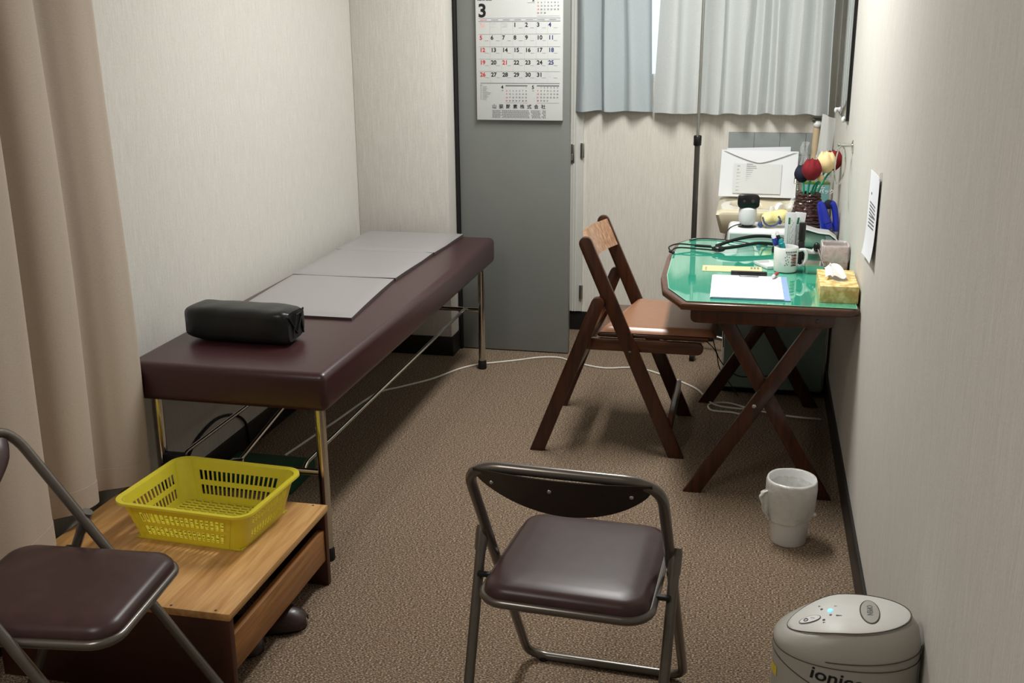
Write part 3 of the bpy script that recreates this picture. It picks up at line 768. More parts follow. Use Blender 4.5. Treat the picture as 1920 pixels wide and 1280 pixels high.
for k in range(7): on_mug(-58+(k*7) % 9, -40, .0296+k*.0058, .0306+k*.0058, 0)
for (a, z) in ((-96, .028), (-90, .034), (-84, .030), (-92, .044), (-84, .048), (-96, .055), (-80, .040), (-88, .058), (-78, .056)): on_mug(a, a+4, z, z+.003, 0)
for k in range(8): on_mug(-92+k*7.5, -88+k*7.5, .071, .078, 0)
on_mug(-90, -40, .0655, .0672, 0)
mb.build('printed_flag', ['ink', 'inkred'], mug, world=False)
def pen(base, top, r, label, m, capm=None, extra=None):
    b_, t_ = Vector(base), Vector(top)
    t = thing('pen', label, 'pen', base, 0, 'pens in the mug')
    MB().tube([b_, b_.lerp(t_, .1), b_.lerp(t_, .95), t_], [r*.4, r, r, r*.6], 12).build('barrel', m, t)
    if capm: MB().tube([b_.lerp(t_, .66), b_.lerp(t_, .68), b_.lerp(t_, .86), b_.lerp(t_, .88)], [r*1.02, r*1.25, r*1.2, r*.9], 12).build('grip', capm, t)
    return t
pen((.110, 3.79, ZD+.012), (.070, 3.80, ZD+.128), .0078, 'white pen with dark blue clip leaning left in the mug', 'white', 'blue')
pen((.122, 3.80, ZD+.012), (.082, 3.822, ZD+.136), .0055, 'thin white pen with black stripe in the mug', 'white', 'black')
pen((.128, 3.785, ZD+.012), (.096, 3.79, ZD+.112), .0085, 'teal capped pen standing in the mug', 'tealpen', 'tealpen')
# small white tray left of the mug
o = thing('dish', 'small white plastic tray tucked behind the left side of the mug', 'tray', (.062, 3.86, ZD), .5)
mb = MB(); mb.box(-.03, .03, -.05, .05, 0, .003, .001)
for a in ((-.03, -.027, -.05, .05), (.027, .03, -.05, .05), (-.03, .03, -.05, -.047), (-.03, .03, .047, .05)): mb.box(*a, 0, .012, .001)
mb.build('tray_body', 'white', o, world=False)
# ---- sachets standing in a steel cup
cup = thing('steel_cup', 'small stainless steel cup holding paper sachets behind the mug', 'cup', (.145, 3.935, ZD))
MB().lathe([(.028, 0), (.030, .003), (.031, .055), (.029, .055), (.028, .005), (0, .004)], seg=28).build('cup_body', 'steel', cup, world=False)
for i, (dx, dy, a, lb) in enumerate(((-.014, -.004, .0, 'front white paper sachet with green print standing in the steel cup'), (.003, .006, .10, 'rear white paper sachet leaning right in the steel cup'))):
    t = thing('sachet', lb, 'sachet', (.145+dx, 3.935+dy, ZD+.02))
    mt = Matrix.Translation((.145+dx, 3.935+dy, ZD+.02)) @ Matrix.Rotation(a, 4, 'Y') @ Matrix.Rotation(.08, 4, 'X')
    MB().box(-.019, .019, -.0012, .0012, 0, .165, .0006, mtx=mt).build('wrapper', 'paper', t)
    mb = MB()
    mb.box(-.008, -.001, -.0016, -.0012, .122, .146, mtx=mt, mi=0); mb.box(-.0075, -.0065, -.0016, -.0012, .03, .118, mtx=mt, mi=0); mb.box(-.0015, -.0008, -.0016, -.0012, .03, .118, mtx=mt, mi=0)
    for k in range(16): mb.box(.003+.003*(k % 3), .0045+.003*(k % 3), -.0016, -.0012, .02+k*.0075, .0255+k*.0075, mtx=mt, mi=1)
    mb.build('printed_label', ['greenlabel', 'inkgrey'], t)
# ---- black marker pen upright
o = thing('marker_pen', 'upright thick black marker pen right of the sachets', 'marker', (.172, 3.90, ZD))
MB().lathe([(.0095, 0), (.0115, .002), (.0115, .085), (.0095, .088)], seg=20).build('barrel', 'black', o, world=False)
MB().lathe([(.0095, .088), (.0122, .090), (.0122, .150), (.0105, .153)], seg=20).build('cap', 'black', o, world=False)
# ---- steel trays
def tray(x, y, hx, hy, h, label, m, rz=0):
    t = thing('steel_tray', label, 'tray', (x, y, ZD), rz)
    A = rrect(hx-.006, hy-.006, .008, 0.0, 4); B = rrect(hx, hy, .010, h, 4); C_ = rrect(hx+.006, hy+.006, .014, h+.0006, 4); D_ = rrect(hx-.001, hy-.001, .010, h-.0006, 4); E_ = rrect(hx-.008, hy-.008, .008, .0015, 4)
    MB().rings([A, B, C_, D_, E_]).build('tray_body', m, t, world=False); return t
tr = tray(.213, 3.80, .034, .042, .030, 'small stainless tray with green fluid right of the mug', 'steel')
MB().rings([rrect(.027, .034, .008, .016, 4), rrect(.027, .034, .008, .0165, 4)]).build('fluid', 'wetgreen', tr, world=False)
tray(.222, 3.925, .036, .036, .045, 'taller stainless tray holding gauze behind the green fluid tray', 'steel')
o = thing('gauze', 'folded white gauze in the taller steel tray', 'gauze', (.215, 3.925, ZD+.012))
MB().prism([(-.03, 0), (.03, 0), (.03, .036), (.012, .056), (-.004, .036), (-.03, .042)], 'y', -.02, .02, .002).warp(lambda c: (c.x+o.location.x, c.y+o.location.y, c.z+o.location.z)).build('fold', 'tissue', o)
o = thing('spoon', 'black-bowled metal spoon leaning in the steel trays', 'spoon', (.238, 3.86, ZD+.03))
MB().tube([(.246, 3.80, ZD+.024), (.228, 3.90, ZD+.062)], .0022, 8).build('handle', 'steel', o)
MB().ball((.225, 3.905, ZD+.066), .012, .012, .017, 14).build('bowl', 'black', o)
# ---- pink lined box
o = thing('bin_box', 'pink patterned square box lined with a clear bag beside the wall', 'box', (.285, 3.87, ZD), .0)
mb = MB(); H_ = .085; hx, hy = .044, .046; ti = .003
for a in ((-hx, hx, -hy, -hy+ti), (-hx, hx, hy-ti, hy), (-hx, -hx+ti, -hy, hy), (hx-ti, hx, -hy, hy)): mb.box(*a, 0, H_, .0008)
mb.box(-hx, hx, -hy, hy, 0, .003); mb.build('box_body', 'pink', o, world=False)
mb = MB(); i2 = .0035
for a in ((-hx+i2, hx-i2, -hy+i2, -hy+i2+.0008), (-hx+i2, hx-i2, hy-i2-.0008, hy-i2), (-hx+i2, -hx+i2+.0008, -hy+i2, hy-i2), (hx-i2-.0008, hx-i2, -hy+i2, hy-i2)): mb.box(*a, .004, H_-.001)
mb.box(-hx+i2, hx-i2, -hy+i2, hy-i2, .0035, .03); mb.build('inside', 'pinkin', o, world=False)
rr_ = random.Random(3)
def bagring(e, z, j): return [(p[0]+rr_.uniform(-j, j), p[1]+rr_.uniform(-j, j), p[2]+rr_.uniform(-j, j)*1.5) for p in rrect(hx+e, hy+e, .01, z, 5)]
MB().rings([bagring(-.006, .05, .001), bagring(-.004, H_+.002, .001), bagring(.002, H_+.006, .002), bagring(.0035, H_-.006, .001), bagring(.005, .05, .002), bagring(.004, .035, .003)], cap0=False, cap1=False).build('bag_liner', 'bag', o, world=False, ang=180)
# ---- tissue box
o = thing('tissue_box', 'yellow patterned tissue box at the right front of the desk', 'tissue box', (.271, 3.488, ZD), 0.0)
MB().box(-.0575, .0575, -.12, .12, 0, .052, .001).build('carton', 'tissuebox', o, world=False)
ov = [(.004+.026*math.cos(a), .005+.062*math.sin(a)) for a in [2*PI*k/32 for k in range(32)]]
MB().prism(ov, 'z', .0521, .0526).build('film', 'bag', o, world=False)
def tis(u, v):
    a = -.5+u; return (-.008+.062*a*(1-.35*v)-.012*v+.006*math.sin(9*u), .085*v-.035+.01*math.sin(7*u+2*v), .053+.040*math.sin(PI*(.1+.62*v))*(1-1.0*abs(a)**1.5)+.004*math.sin(14*u+5*v))
MB().grid(tis, 20, 14, thick=.0008).build('tissue', 'tissue', o, world=False)

# ---- stethoscope
st = thing('stethoscope', 'black stethoscope lying across the far end of the green desk', 'stethoscope', (-.1, 4.1, ZD))
z0 = ZD+.009
MB().tube(smooth_path([(-.13, 4.085, z0+.012), (-.06, 4.13, z0+.03), (.02, 4.19, z0+.035), (.10, 4.20, z0+.028), (.15, 4.17, z0+.01)], 8), .0065, 10).build('tubing', 'black', st)
MB().tube(smooth_path([(-.12, 4.06, z0+.006), (-.05, 4.09, z0+.012), (.03, 4.14, z0+.018), (.11, 4.15, z0+.010), (.16, 4.13, z0)], 8), .0065, 10).build('tubing', 'black', st)
MB().tube(smooth_path([(-.13, 4.09, z0+.004), (-.20, 4.12, z0+.004), (-.27, 4.11, z0+.010), (-.302, 4.05, z0+.010), (-.295, 4.01, z0+.002)], 6), .003, 8).build('ear_tube', 'black', st)
MB().tube(smooth_path([(-.13, 4.06, z0), (-.20, 4.06, z0+.004), (-.265, 4.07, z0+.004), (-.288, 4.05, z0), (-.285, 4.0, z0-.001)], 6), .003, 8).build('ear_tube', 'black', st)
MB().tube([(-.21, 4.12, z0+.004), (-.15, 4.10, z0+.006)], .0055, 10).build('spring', 'black', st)
MB().ball((-.12, 4.072, z0+.004), .026, .018, .012, 14).build('yoke', 'black', st)
for p in ((-.294, 4.008, z0+.001), (-.284, 3.998, z0-.001)): MB().ball(p, .007, .009, .006, 10).build('ear_tip', 'rubber', st)
MB().box(.075, .135, 4.10, 4.135, ZD+.0, ZD+.018, .004).build('chest_piece', 'black', st)
o = thing('cable', 'thin black cable along the far edge of the desk', 'cable', (-.1, 4.3, ZD))
MB().tube(smooth_path([(-.24, 4.27, ZD+.003), (-.19, 4.315, ZD+.003), (-.10, 4.30, ZD+.003), (0, 4.25, ZD+.003), (.06, 4.22, ZD+.003)], 6), .0024, 8).build('lead', 'rubber', o)

# ---- blood pressure cuff unit
o = thing('blood_pressure_cuff', 'pale green drum with draped grey arm cuff at the far right of the desk', 'blood pressure cuff', (.235, 4.23, ZD))
MB().tube([(.145, 4.22, ZD+.034), (.152, 4.22, ZD+.034), (.255, 4.235, ZD+.034), (.268, 4.237, ZD+.034), (.272, 4.238, ZD+.034)], [.020, .033, .033, .028, .012], 26).build('drum', 'greengrey', o)
def cuff(u, v):
    path = [(.135, .062), (.16, .074), (.20, .076), (.245, .064), (.285, .060), (.312, .040), (.310, .016), (.285, .004)]
    i = u*(len(path)-1); k = min(int(i), len(path)-2); t = i-k; x = path[k][0]*(1-t)+path[k+1][0]*t; z = path[k][1]*(1-t)+path[k+1][1]*t
    return (x, 4.185+.10*v, ZD+z+.006*math.sin(PI*v))
MB().grid(cuff, 28, 8, thick=.005).build('cuff', 'warmgrey', o)
mb = MB(); mb.tube([tuple(Vector(cuff(u/28, 0))+Vector((0, -.003, .001))) for u in range(0, 22)], .0022, 6); mb.build('piping', 'white', o)
mb = MB(); mb.tube([tuple(Vector(cuff(u/28, 0))+Vector((0, -.004, -.004))) for u in range(0, 22)], .0016, 6); mb.build('dark_piping', 'black', o)
MB().tube(smooth_path([(.150, 4.20, ZD+.01), (.128, 4.19, ZD+.03), (.130, 4.19, ZD+.06), (.150, 4.20, ZD+.075)], 6), .003, 8).build('air_hose', 'rubber', o)

# ================================================================== white cabinet behind the desk and what stands on it
CT = .692
cab = thing('cabinet', 'low white cabinet with green reflection painted on its front standing behind the desk', 'cabinet', (.11, 4.47, 0))
MB().box(-.098, .322, 4.385, 4.58, .02, CT, .018, 3).build('body', 'white', cab)
MB().box(-.088, .312, 4.376, 4.386, .03, CT-.016, .004).build('door', 'frontreflect', cab)
MB().box(-.09, .31, 4.40, 4.57, 0, .022).build('plinth', 'black', cab)
o = thing('camera_device', 'small white pan camera with black oval face on the white cabinet', 'camera', (-.022, 4.445, CT), .1)
MB().lathe([(.036, 0), (.037, .003), (.030, .006)], seg=28).build('base', 'black', o, world=False)
MB().lathe([(.018, .006), (.030, .014), (.0355, .030), (.037, .055), (.034, .075), (.022, .084)], seg=32).build('body', 'white', o, world=False)
def hd(sy3, ex): return [(.043*abs(math.cos(a))**.5*(1 if math.cos(a) > 0 else -1)*ex, sy3, .106+.029*abs(math.sin(a))**.5*(1 if math.sin(a) > 0 else -1)*ex) for a in [2*PI*k/36+.01 for k in range(36)]]
MB().rings([hd(-.026, .85), hd(-.022, 1), hd(0, 1), hd(.016, .9), hd(.022, .6)]).build('head', 'black', o, world=False)
MB().lathe([(.007, 0), (.007, .001)], seg=16).warp(lambda c: (c.x+.016, -.0265-c.z, .108+c.y)).build('lens', 'seam', o, world=False)
MB().lathe([(.005, 0), (.005, .001)], seg=16).warp(lambda c: (c.x-.018, -.0265-c.z, .108+c.y)).build('lens', 'seam', o, world=False)
o = thing('power_lead', 'black power lead running from the small white camera down behind the desk', 'cable', (-.09, 4.40, .6))
MB().tube(smooth_path([(-.03, 4.44, CT+.016), (-.07, 4.42, CT+.008), (-.095, 4.395, CT-.005), (-.105, 4.375, CT-.04), (-.103, 4.372, .60), (-.10, 4.372, .45), (-.09, 4.372, .2)], 6), .0022, 8).build('lead', 'rubber', o)

# pouch
o = thing('cloth_pouch', 'yellow printed cloth pouch with blue ends on the white cabinet', 'pouch', (.082, 4.455, CT), .24)
def pch(u, v):
    a = 2*PI*v; r_ = .030*(1-.25*abs(2*u-1)**4)
    return (-.05+.105*u, r_*1.05*math.cos(a)+.003*math.sin(11*u+a), .030+r_*math.sin(a)*.95+.016*u+.002*math.sin(8*a+13*u))
mb = MB(); mb.rings([[pch(i/16, j/20) for j in range(20)] for i in range(17)]); mb.build('body', 'pouchyel', o, world=False, ang=60)
MB().ball((-.055, -.010, .014), .012, .010, .013, 10).build('end_tuft', 'pouchblue', o, world=False)
MB().tube(smooth_path([(-.052, -.025, .046), (-.044, -.033, .022), (-.022, -.034, .012), (.004, -.033, .018), (.016, -.034, .036), (.010, -.030, .05)], 5), [.0035]*26, 8).build('blue_piping', 'pouchblue', o, world=False)
MB().ball((.018, -.030, .028), .008, .004, .012, 10).build('end_tuft', 'pouchblue', o, world=False)
o = thing('plastic_bag', 'crumpled clear plastic bag behind the yellow pouch', 'bag', (.112, 4.53, CT))
def bg(u, v): return (.06+.115*u, 4.525+.02*math.sin(9*u+7*v), CT+.01+v*(.05+.055*u+.012*math.sin(17*u)))
MB().grid(bg, 16, 8, thick=.0006).build('film', 'bag', o, ang=180)

# wicker vase and felt tulips
vx, vy = .212, 4.485
vase = thing('wicker_vase', 'dark brown woven wicker vase full of felt tulips on the cabinet', 'vase', (vx, vy, CT))
MB().lathe([(.050, 0), (.055, .004), (.066, .03), (.062, .06), (.046, .11), (.036, .135), (.030, .135), (.040, .11), (.055, .05), (.04, .01), (0, .01)], seg=28).build('liner', 'wicker', vase, world=False)
mb = MB()
for k in range(12):
    z = .006+k*.0115; t_ = z/.14
    R_ = (.058+.012*math.sin(PI*min(1, t_*2.2)))*(1-.42*max(0, t_-.25))
    pts = []
    for j in range(64):
        a = 2*PI*j/64; pts.append(((R_+.0028*math.sin(a*10+PI*(k % 2)))*math.cos(a), (R_+.0028*math.sin(a*10+PI*(k % 2)))*math.sin(a), z+.0014*math.cos(a*10)))
    mb.tube(pts, .0062, 8, loop=True)
mb.build('woven_cane', 'wicker', vase, world=False)
def tulip(hx_, hy_, hz, r_, m, bx, by, label):
    t = thing('felt_tulip', label, 'artificial flower', (bx, by, CT+.10), 0, None)
    MB().tube(smooth_path([(bx, by, CT+.06), (bx+(hx_-bx)*.35, by+(hy_-by)*.3, CT+.16), (hx_, hy_, hz-r_*.8)], 6), .0042, 8).build('stem', 'stem', t)
    b = MB(); rings = []
    for i in range(10):
        v = i/9; rad = r_*(math.sin(PI*(.08+.80*v)))**.75; z = hz-r_*1.05+2.1*r_*v
        ring = []
        for k in range(24):
            a = 2*PI*k/24; lob = 1+.07*math.cos(4*a); zz = z + (.28*r_*max(0, v-.6)*2.5*math.cos(4*a))
            ring.append((hx_+rad*lob*math.cos(a), hy_+rad*lob*math.sin(a), zz))
        rings.append(ring)
    b.rings(rings).build('bloom', m, t, ang=60)
    return t
tulip(.216, 4.44, .925, .036, 'red', .205, 4.47, 'dark red felt tulip at the front left of the vase')
tulip(.272, 4.495, .948, .036, 'creamfelt', .222, 4.49, 'cream felt tulip in the middle of the bunch')
tulip(.303, 4.56, .948, .034, 'red', .232, 4.50, 'dark red felt tulip at the back right of the bunch')
tulip(.184, 4.52, .898, .030, 'navy', .196, 4.50, 'navy felt tulip low on the left behind the red one')
tulip(.252, 4.455, .893, .012, 'creamfelt', .215, 4.485, 'tiny yellow felt bud between the red and cream tulips')

# blue nozzle + bottle
o = thing('spray_bottle', 'bright blue plastic nozzle bottle leaning right of the wicker vase', 'bottle', (.285, 4.40, CT))
MB().tube([(.254, 4.394, CT+.118), (.256, 4.392, CT+.112), (.264, 4.39, CT+.085), (.276, 4.387, CT+.045), (.280, 4.386, CT+.034)], [.006, .014, .019, .023, .023], 18).build('nozzle', 'blue', o)
MB().tube([(.280, 4.386, CT+.034), (.286, 4.385, CT+.012)], [.025, .025], 18).build('ring', 'blue', o)
MB().ball((.292, 4.43, CT+.026), .030, .026, .026, 16).build('reservoir', 'beige', o)
o = thing('hooked_hose', 'dark blue hooked tube standing against the right wall by the vase', 'hose', (.312, 4.40, CT))
MB().tube(smooth_path([(.288, 4.416, CT+.105), (.303, 4.412, CT+.108), (.312, 4.41, CT+.085), (.318, 4.405, CT+.05), (.320, 4.40, CT+.02), (.3195, 4.40, CT+.002)], 6), .0125, 12).build('tube', 'blue', o)
MB().lathe([(.017, 0), (.018, .004), (.018, .02), (.015, .022)], seg=20).warp(lambda c: (.288+c.x, 4.424-c.z, CT+.105+c.y)).build('end_cap', 'navy', o)

# ================================================================== washbasin corner
SKx0, SKx1, SKy0, SKy1, SKz0, SKz1 = -.158, .31, 4.79, 5.205, .56, .70
sk = thing('washbasin', 'cream ceramic washbasin on the back wall behind the white cabinet', 'washbasin', (.08, 5.0, .56))
def basin(u, v):
    x = SKx0+(SKx1-SKx0)*u; y = SKy0+(SKy1-SKy0)*v
    d = math.hypot((x-.075)/.165, (y-4.985)/.125)
    z = SKz1-.010*min(1, max(0, 1-min(u, 1-u)*12))**2-.010*min(1, max(0, 1-min(v, 1-v)*12))**2
    if d < 1.12:
        t = min(1, (1.12-d)/.45); z -= .085*(t*t*(3-2*t))
    if v > .82: z += .006
    return (x, y, z)
mb = MB(); mb.grid(basin, 56, 48)
b0 = [Vector(basin(i/56, 0)) for i in range(57)]+[Vector(basin(1, i/48)) for i in range(1, 49)]+[Vector(basin(1-i/56, 1)) for i in range(1, 57)]+[Vector(basin(0, 1-i/48)) for i in range(1, 48)]
mid = [(p.x+(.075-p.x)*-.012, p.y-(.004 if p.y < 4.9 else 0), SKz1-.022) for p in b0]
low = [(p.x+(.075-p.x)*.08, p.y+(SKy1-p.y)*.12, SKz0+.03) for p in b0]; bot = [(p.x+(.075-p.x)*.3, p.y+(SKy1-p.y)*.35, SKz0) for p in b0]
mb.rings([b0, mid, low, bot], cap0=False)
mb.build('bowl', 'cream', sk, ang=60)
MB().lathe([(.018, 0), (.016, .03), (.03, .04), (.02, .06)], (.19, 5.165, SKz1+.004), 16).tube(smooth_path([(.19, 5.165, SKz1+.05), (.185, 5.13, SKz1+.11), (.18, 5.08, SKz1+.11), (.178, 5.06, SKz1+.085)], 5), .008, 10).build('tap', 'chrome', sk)
MB().tube([(.075, 5.05, SKz0+.01), (.075, 5.05, .32), (.075, 5.2, .30)], .018, 12).build('waste_pipe', 'chrome', sk)
# tiled splashback
sb_ = MB().box(-.131, .332, YB-.009, YB-.0005, .60, .995, .001)
sbo = struct('trim_2', sb_, 'grout')
mb = MB()
for i in range(4):
    for j in range(4):
        x0 = -.129+i*.116; x1 = min(x0+.1135, .331); z1_ = .993-j*.1; z0_ = z1_-.0975
        if x1 > x0+.01: mb.box(x0, x1, YB-.0115, YB-.008, z0_, z1_, .001, 1)
mb.build('tiles', 'tilegrey', sbo)

# document sleeves leaning on the tiles
def sheet(name, label, cat, c, m, y, tilt=.1, th=.003):
    t = thing(name, label, cat, ((c[0][0]+c[1][0])/2, y, c[0][1]))
    def f(u, v):
        lo = Vector((c[0][0], c[0][1])).lerp(Vector((c[1][0], c[1][1])), u); hi = Vector((c[3][0], c[3][1])).lerp(Vector((c[2][0], c[2][1])), u)
        p = lo.lerp(hi, v); return (p.x, y+tilt*(p.y-c[0][1])+.003*math.sin(5*u+3*v), p.y)
    MB().grid(f, 16, 12, thick=th).build('sleeve', m, t, ang=60); return t, f
t, f = sheet('document_sleeve', 'white plastic document sleeve standing on the washbasin, rear one with squared top', 'document sleeve', [(-.10, .712), (.15, .712), (.152, .935), (-.135, .925)], 'paper', 5.135, .2)
t, f = sheet('document_sleeve', 'front translucent envelope with folded flap standing on the washbasin', 'document sleeve', [(-.163, .712), (.183, .712), (.187, .918), (-.157, .922)], 'envplastic', 5.10, .2)
def fl(u, v):
    p = Vector(f(.02+.96*u, 1-v*.26*(1-abs(2*u-1)**1.3)-.0)); return (p.x, p.y-.0075, p.z)
MB().grid(fl, 20, 6, thick=.0012).build('flap', 'envplastic', t, ang=60)
mb = MB()
rnd = random.Random(5)
for col, (ua, ub) in enumerate(((.22, .27), (.34, .48))):
    for k in range(14 if col else 8):
        v0 = .12+k*(.045 if col else .075); p0 = Vector(f(ua, v0)); p1 = Vector(f(ua+(ub-ua)*rnd.uniform(.5, 1), v0))
        mb.box(p0.x, p1.x, p0.y-.0068, p0.y-.0062, p0.z, p0.z+(.0035 if col else .007))
mb.build('faint_print', 'inklight', t)
mb = MB(); P_ = [Vector(f(.18, .08)), Vector(f(.80, .08)), Vector(f(.80, .72)), Vector(f(.18, .72))]
mb.rings([[(p.x, p.y-.0062, p.z) for p in P_], [(p.x, p.y-.0045, p.z) for p in P_]]); mb.build('paper_inside', 'white', t)

# pipe, bracket, hanging cloth
o = thing('wall_pipe', 'beige upright tube with white knob under a grey bracket beside the tiles', 'pipe', (.25, 5.16, .73))
MB().tube([(.252, 5.165, .712), (.262, 5.165, 1.03)], .017, 16).build('tube', 'beige', o)
MB().ball((.262, 5.155, 1.04), .020, .018, .017, 16).build('knob', 'white', o)
MB().box(.238, .300, 5.15, 5.205, 1.058, 1.066, .002).box(.238, .250, 5.14, 5.16, 1.05, 1.066, .002).build('bracket', 'polegrey', o)
o = thing('hand_towel', 'narrow white towel hanging in the corner below the window curtain', 'towel', (.29, 5.09, .86))
def tw(u, v): return (.262+.058*u+.016*v*(1)+.003*math.sin(8*u), 5.105-.0*u+.008*math.sin(6*u+2*v), .83+.26*v-.02*u)
MB().grid(tw, 12, 16, thick=.004).build('cloth', 'towel', o)
# ---- boxes and bags right behind the vase
o = thing('gauze_box', 'teal printed box wedged in the corner behind the tulip vase', 'box', (.29, 4.93, .70))
MB().box(.205, .318, 4.90, 4.96, .7085, .815, .001).build('carton', 'teal', o)
mb = MB(); text_into(mb, 'ンパック', Matrix.Translation((.252, 4.8985, .768)) @ Matrix.Rotation(PI/2, 4, 'X'), .022, 0, .0004)
mb.box(.255, .30, 4.8985, 4.8995, .790, .793); mb.box(.255, .29, 4.8985, 4.8995, .797, .800)
mb.build('printed_text', 'paper', o)
MB().box(.205, .318, 4.8985, 4.961, .806, .8155, .001).build('green_band', 'wetgreen', o)
o = thing('plastic_bag', 'clear plastic bag bunched on top of the teal box by the wall', 'bag', (.29, 4.88, .82))
def bg2(u, v): return (.25+.07*u, 4.90+.02*math.sin(11*u+5*v), .818+v*(.11+.02*math.sin(9*u)))
MB().grid(bg2, 14, 10, thick=.0006).build('film', 'bag', o, ang=180)
o = thing('plastic_bag', 'clear bubbled bag hanging beside the grey tiles', 'bag', (.215, 5.12, .72))
def bg3(u, v): return (.196+.032*u+.004*math.sin(20*v), 5.13+.012*math.sin(15*v+9*u), .715+.25*v)
MB().grid(bg3, 8, 24, thick=.0006).build('film', 'bag', o, ang=180)

# mirror on the right wall
mi_ = thing('mirror', 'frameless mirror on the right wall beside the window', 'mirror', (XR-.006, 4.65, 1.13))
MB().box(XR-.012, XR-.0005, 4.35, 4.96, 1.125, 1.95, .001).build('backing', 'black', mi_)
MB().box(XR-.0135, XR-.012, 4.356, 4.956, 1.13, 1.945, .0005).build('glass', 'mirror', mi_)
for y in (4.42, 4.88):
    MB().ball((XR-.016, y, 1.125), .008, .009, .012, 12).build('clip', 'white', mi_)
# towel ring
o = thing('towel_ring', 'chrome towel ring on a round plate on the right wall', 'towel ring', (XR, 4.07, 1.06))
MB().lathe([(.024, 0), (.024, .003), (.015, .006)], seg=28).warp(lambda c: (XR-c.z, 4.07+c.y, 1.06+c.x)).build('plate', 'chrome', o)
MB().tube([(XR-.005, 4.07, 1.065), (XR-.045, 4.07, 1.065)], .0065, 12).ball((XR-.047, 4.07, 1.065), .008, .008, .008).build('arm', 'chrome', o)
MB().tube([(XR-.040+.022*math.sin(a), 4.07+.058*math.sin(a), .995+.068*math.cos(a)) for a in [2*PI*k/48 for k in range(48)]], .003, 8, loop=True).build('ring', 'chrome', o)
# notice on the right wall
no = thing('notice', 'white printed paper notice taped to the right wall above the tissue box', 'notice', (XR-.002, 3.22, .95))
def nf(u, v, o_=0.0):
    y = 3.36-.285*u; z = .822+.25*v+.012*u*(1 if v > .5 else 2.2); return (XR-.0025-.008*(1-v)**6-.004*u**3-o_, y, z)
MB().grid(nf, 12, 16, thick=.0006).build('sheet', 'paper', no)
mb = MB(); rnd = random.Random(8)
def ln(u0, u1, v, h): 
    a, b_ = nf(u0, v, .001), nf(u1, v, .001); mb.box(a[0]-.0003, a[0]+.0003, b_[1], a[1], min(a[2], b_[2]), min(a[2], b_[2])+h)
for k, v in enumerate([.64, .60, .56, .52, .47, .43, .39, .35]):
    u = .2
    while u < .75: wd = rnd.uniform(.02, .08); ln(u, min(u+wd, .82), v, .0035); u += wd+.015
ln(.25, .30, .74, .006)
mb.build('printed_lines', 'inkmid', no)
MB().box(XR-.007, XR-.0005, 3.075, 3.09, 1.075, 1.10, .0005).build('tape', 'bag', no)

# ================================================================== drip stand
iv = thing('drip_stand', 'tall drip stand with black collar standing in front of the window curtain', 'drip stand', (-.262, 4.98, 0))
px_, py_ = -.262, 4.98
MB().tube([(px_, py_, .10), (px_, py_, 1.0)], .0125, 16).build('lower_pole', 'polegrey', iv)
MB().tube([(px_, py_, 1.0), (px_+.004, py_, 2.05)], .0068, 12).build('upper_pole', 'steel', iv)
MB().lathe([(.015, 0), (.018, .004), (.018, .042), (.015, .046)], (px_, py_, .955), 20).build('collar', 'black', iv)
MB().tube([(px_-.06, py_, 2.06), (px_-.05, py_, 2.03), (px_, py_, 2.05), (px_+.05, py_, 2.03), (px_+.06, py_, 2.06)], .004, 8).build('hooks', 'chrome', iv)
MB().lathe([(.03, .07), (.03, .12), (.016, .13)], (px_, py_, 0), 20).build('hub', 'polegrey', iv)
for k in range(5):
    a = math.radians(-84+72*k); ex, ey = px_+.185*math.cos(a), py_+.185*math.sin(a)
    if k == 0: ex, ey = -.240, 4.80
    if ey > 5.19: ey = 5.17
    MB().tube([(px_, py_, .09), (ex, ey, .065)], .011, 10).build('foot', 'polegrey', iv)
    MB().tube([(ex-.010, ey, .0215), (ex+.010, ey, .0215)], .0215, 16).box(ex-.014, ex+.014, ey-.012, ey+.012, .028, .062, .003).build('caster', 'rubber', iv)

# ================================================================== waste bin
bn = thing('waste_bin', 'small white waste bin lined with a bag beside the desk leg', 'bin', (.155, 3.055, 0))
MB().lathe([(.050, 0), (.052, .003), (.068, .195), (.070, .20), (.068, .201), (.065, .196), (.049, .006), (0, .006)], seg=44).build('bin_body', 'white', bn, world=False)
rr_ = random.Random(12)
def br_(rad, z, j, wob=0, seg=44):
    return [((rad+wob*math.sin(3*a+1)+rr_.uniform(-j, j))*math.cos(a), (rad+wob*math.sin(3*a+1)+rr_.uniform(-j, j))*math.sin(a), z+rr_.uniform(-j, j)+wob*(2*math.sin(2*a)+3.5*math.cos(a))) for a in [2*PI*k/seg for k in range(seg)]]
MB().rings([br_(.052, .10, .0005), br_(.0665, .199, .0004), br_(.0705, .2035, .0004), br_(.0735, .195, .0006), br_(.0745, .165, .0012, .001), br_(.0715, .12, .0015, .002), br_(.0685, .095, .0018, .003), br_(.066, .080, .0022, .004)], cap0=False, cap1=False).build('bag_liner', 'binbag', bn, world=False, ang=180)
def wing(u, v):
    # loose gathered tail of the bag: a crumpled flap standing out from the side
    a = smooth_path([(-.068, -.022, .172), (-.088, -.03, .160), (-.091, -.032, .145), (-.078, -.036, .108), (-.058, -.038, .074)], 6)
    p = a[min(int(u*(len(a)-1)), len(a)-1)]; q = Vector((-.062, -.026, p.z*.9+.008))
    r_ = p.lerp(q, v); return (r_.x+.002*math.sin(23*u), r_.y+.006*math.sin(9*v+7*u)*(1-v), r_.z)
MB().grid(wing, 24, 8, thick=.001).build('bag_tail', 'binbag', bn, world=False, ang=180)
MB().ball((.064, -.012, .095), .012, .01, .008, 8).build('bag_knot', 'binbag', bn, world=False)

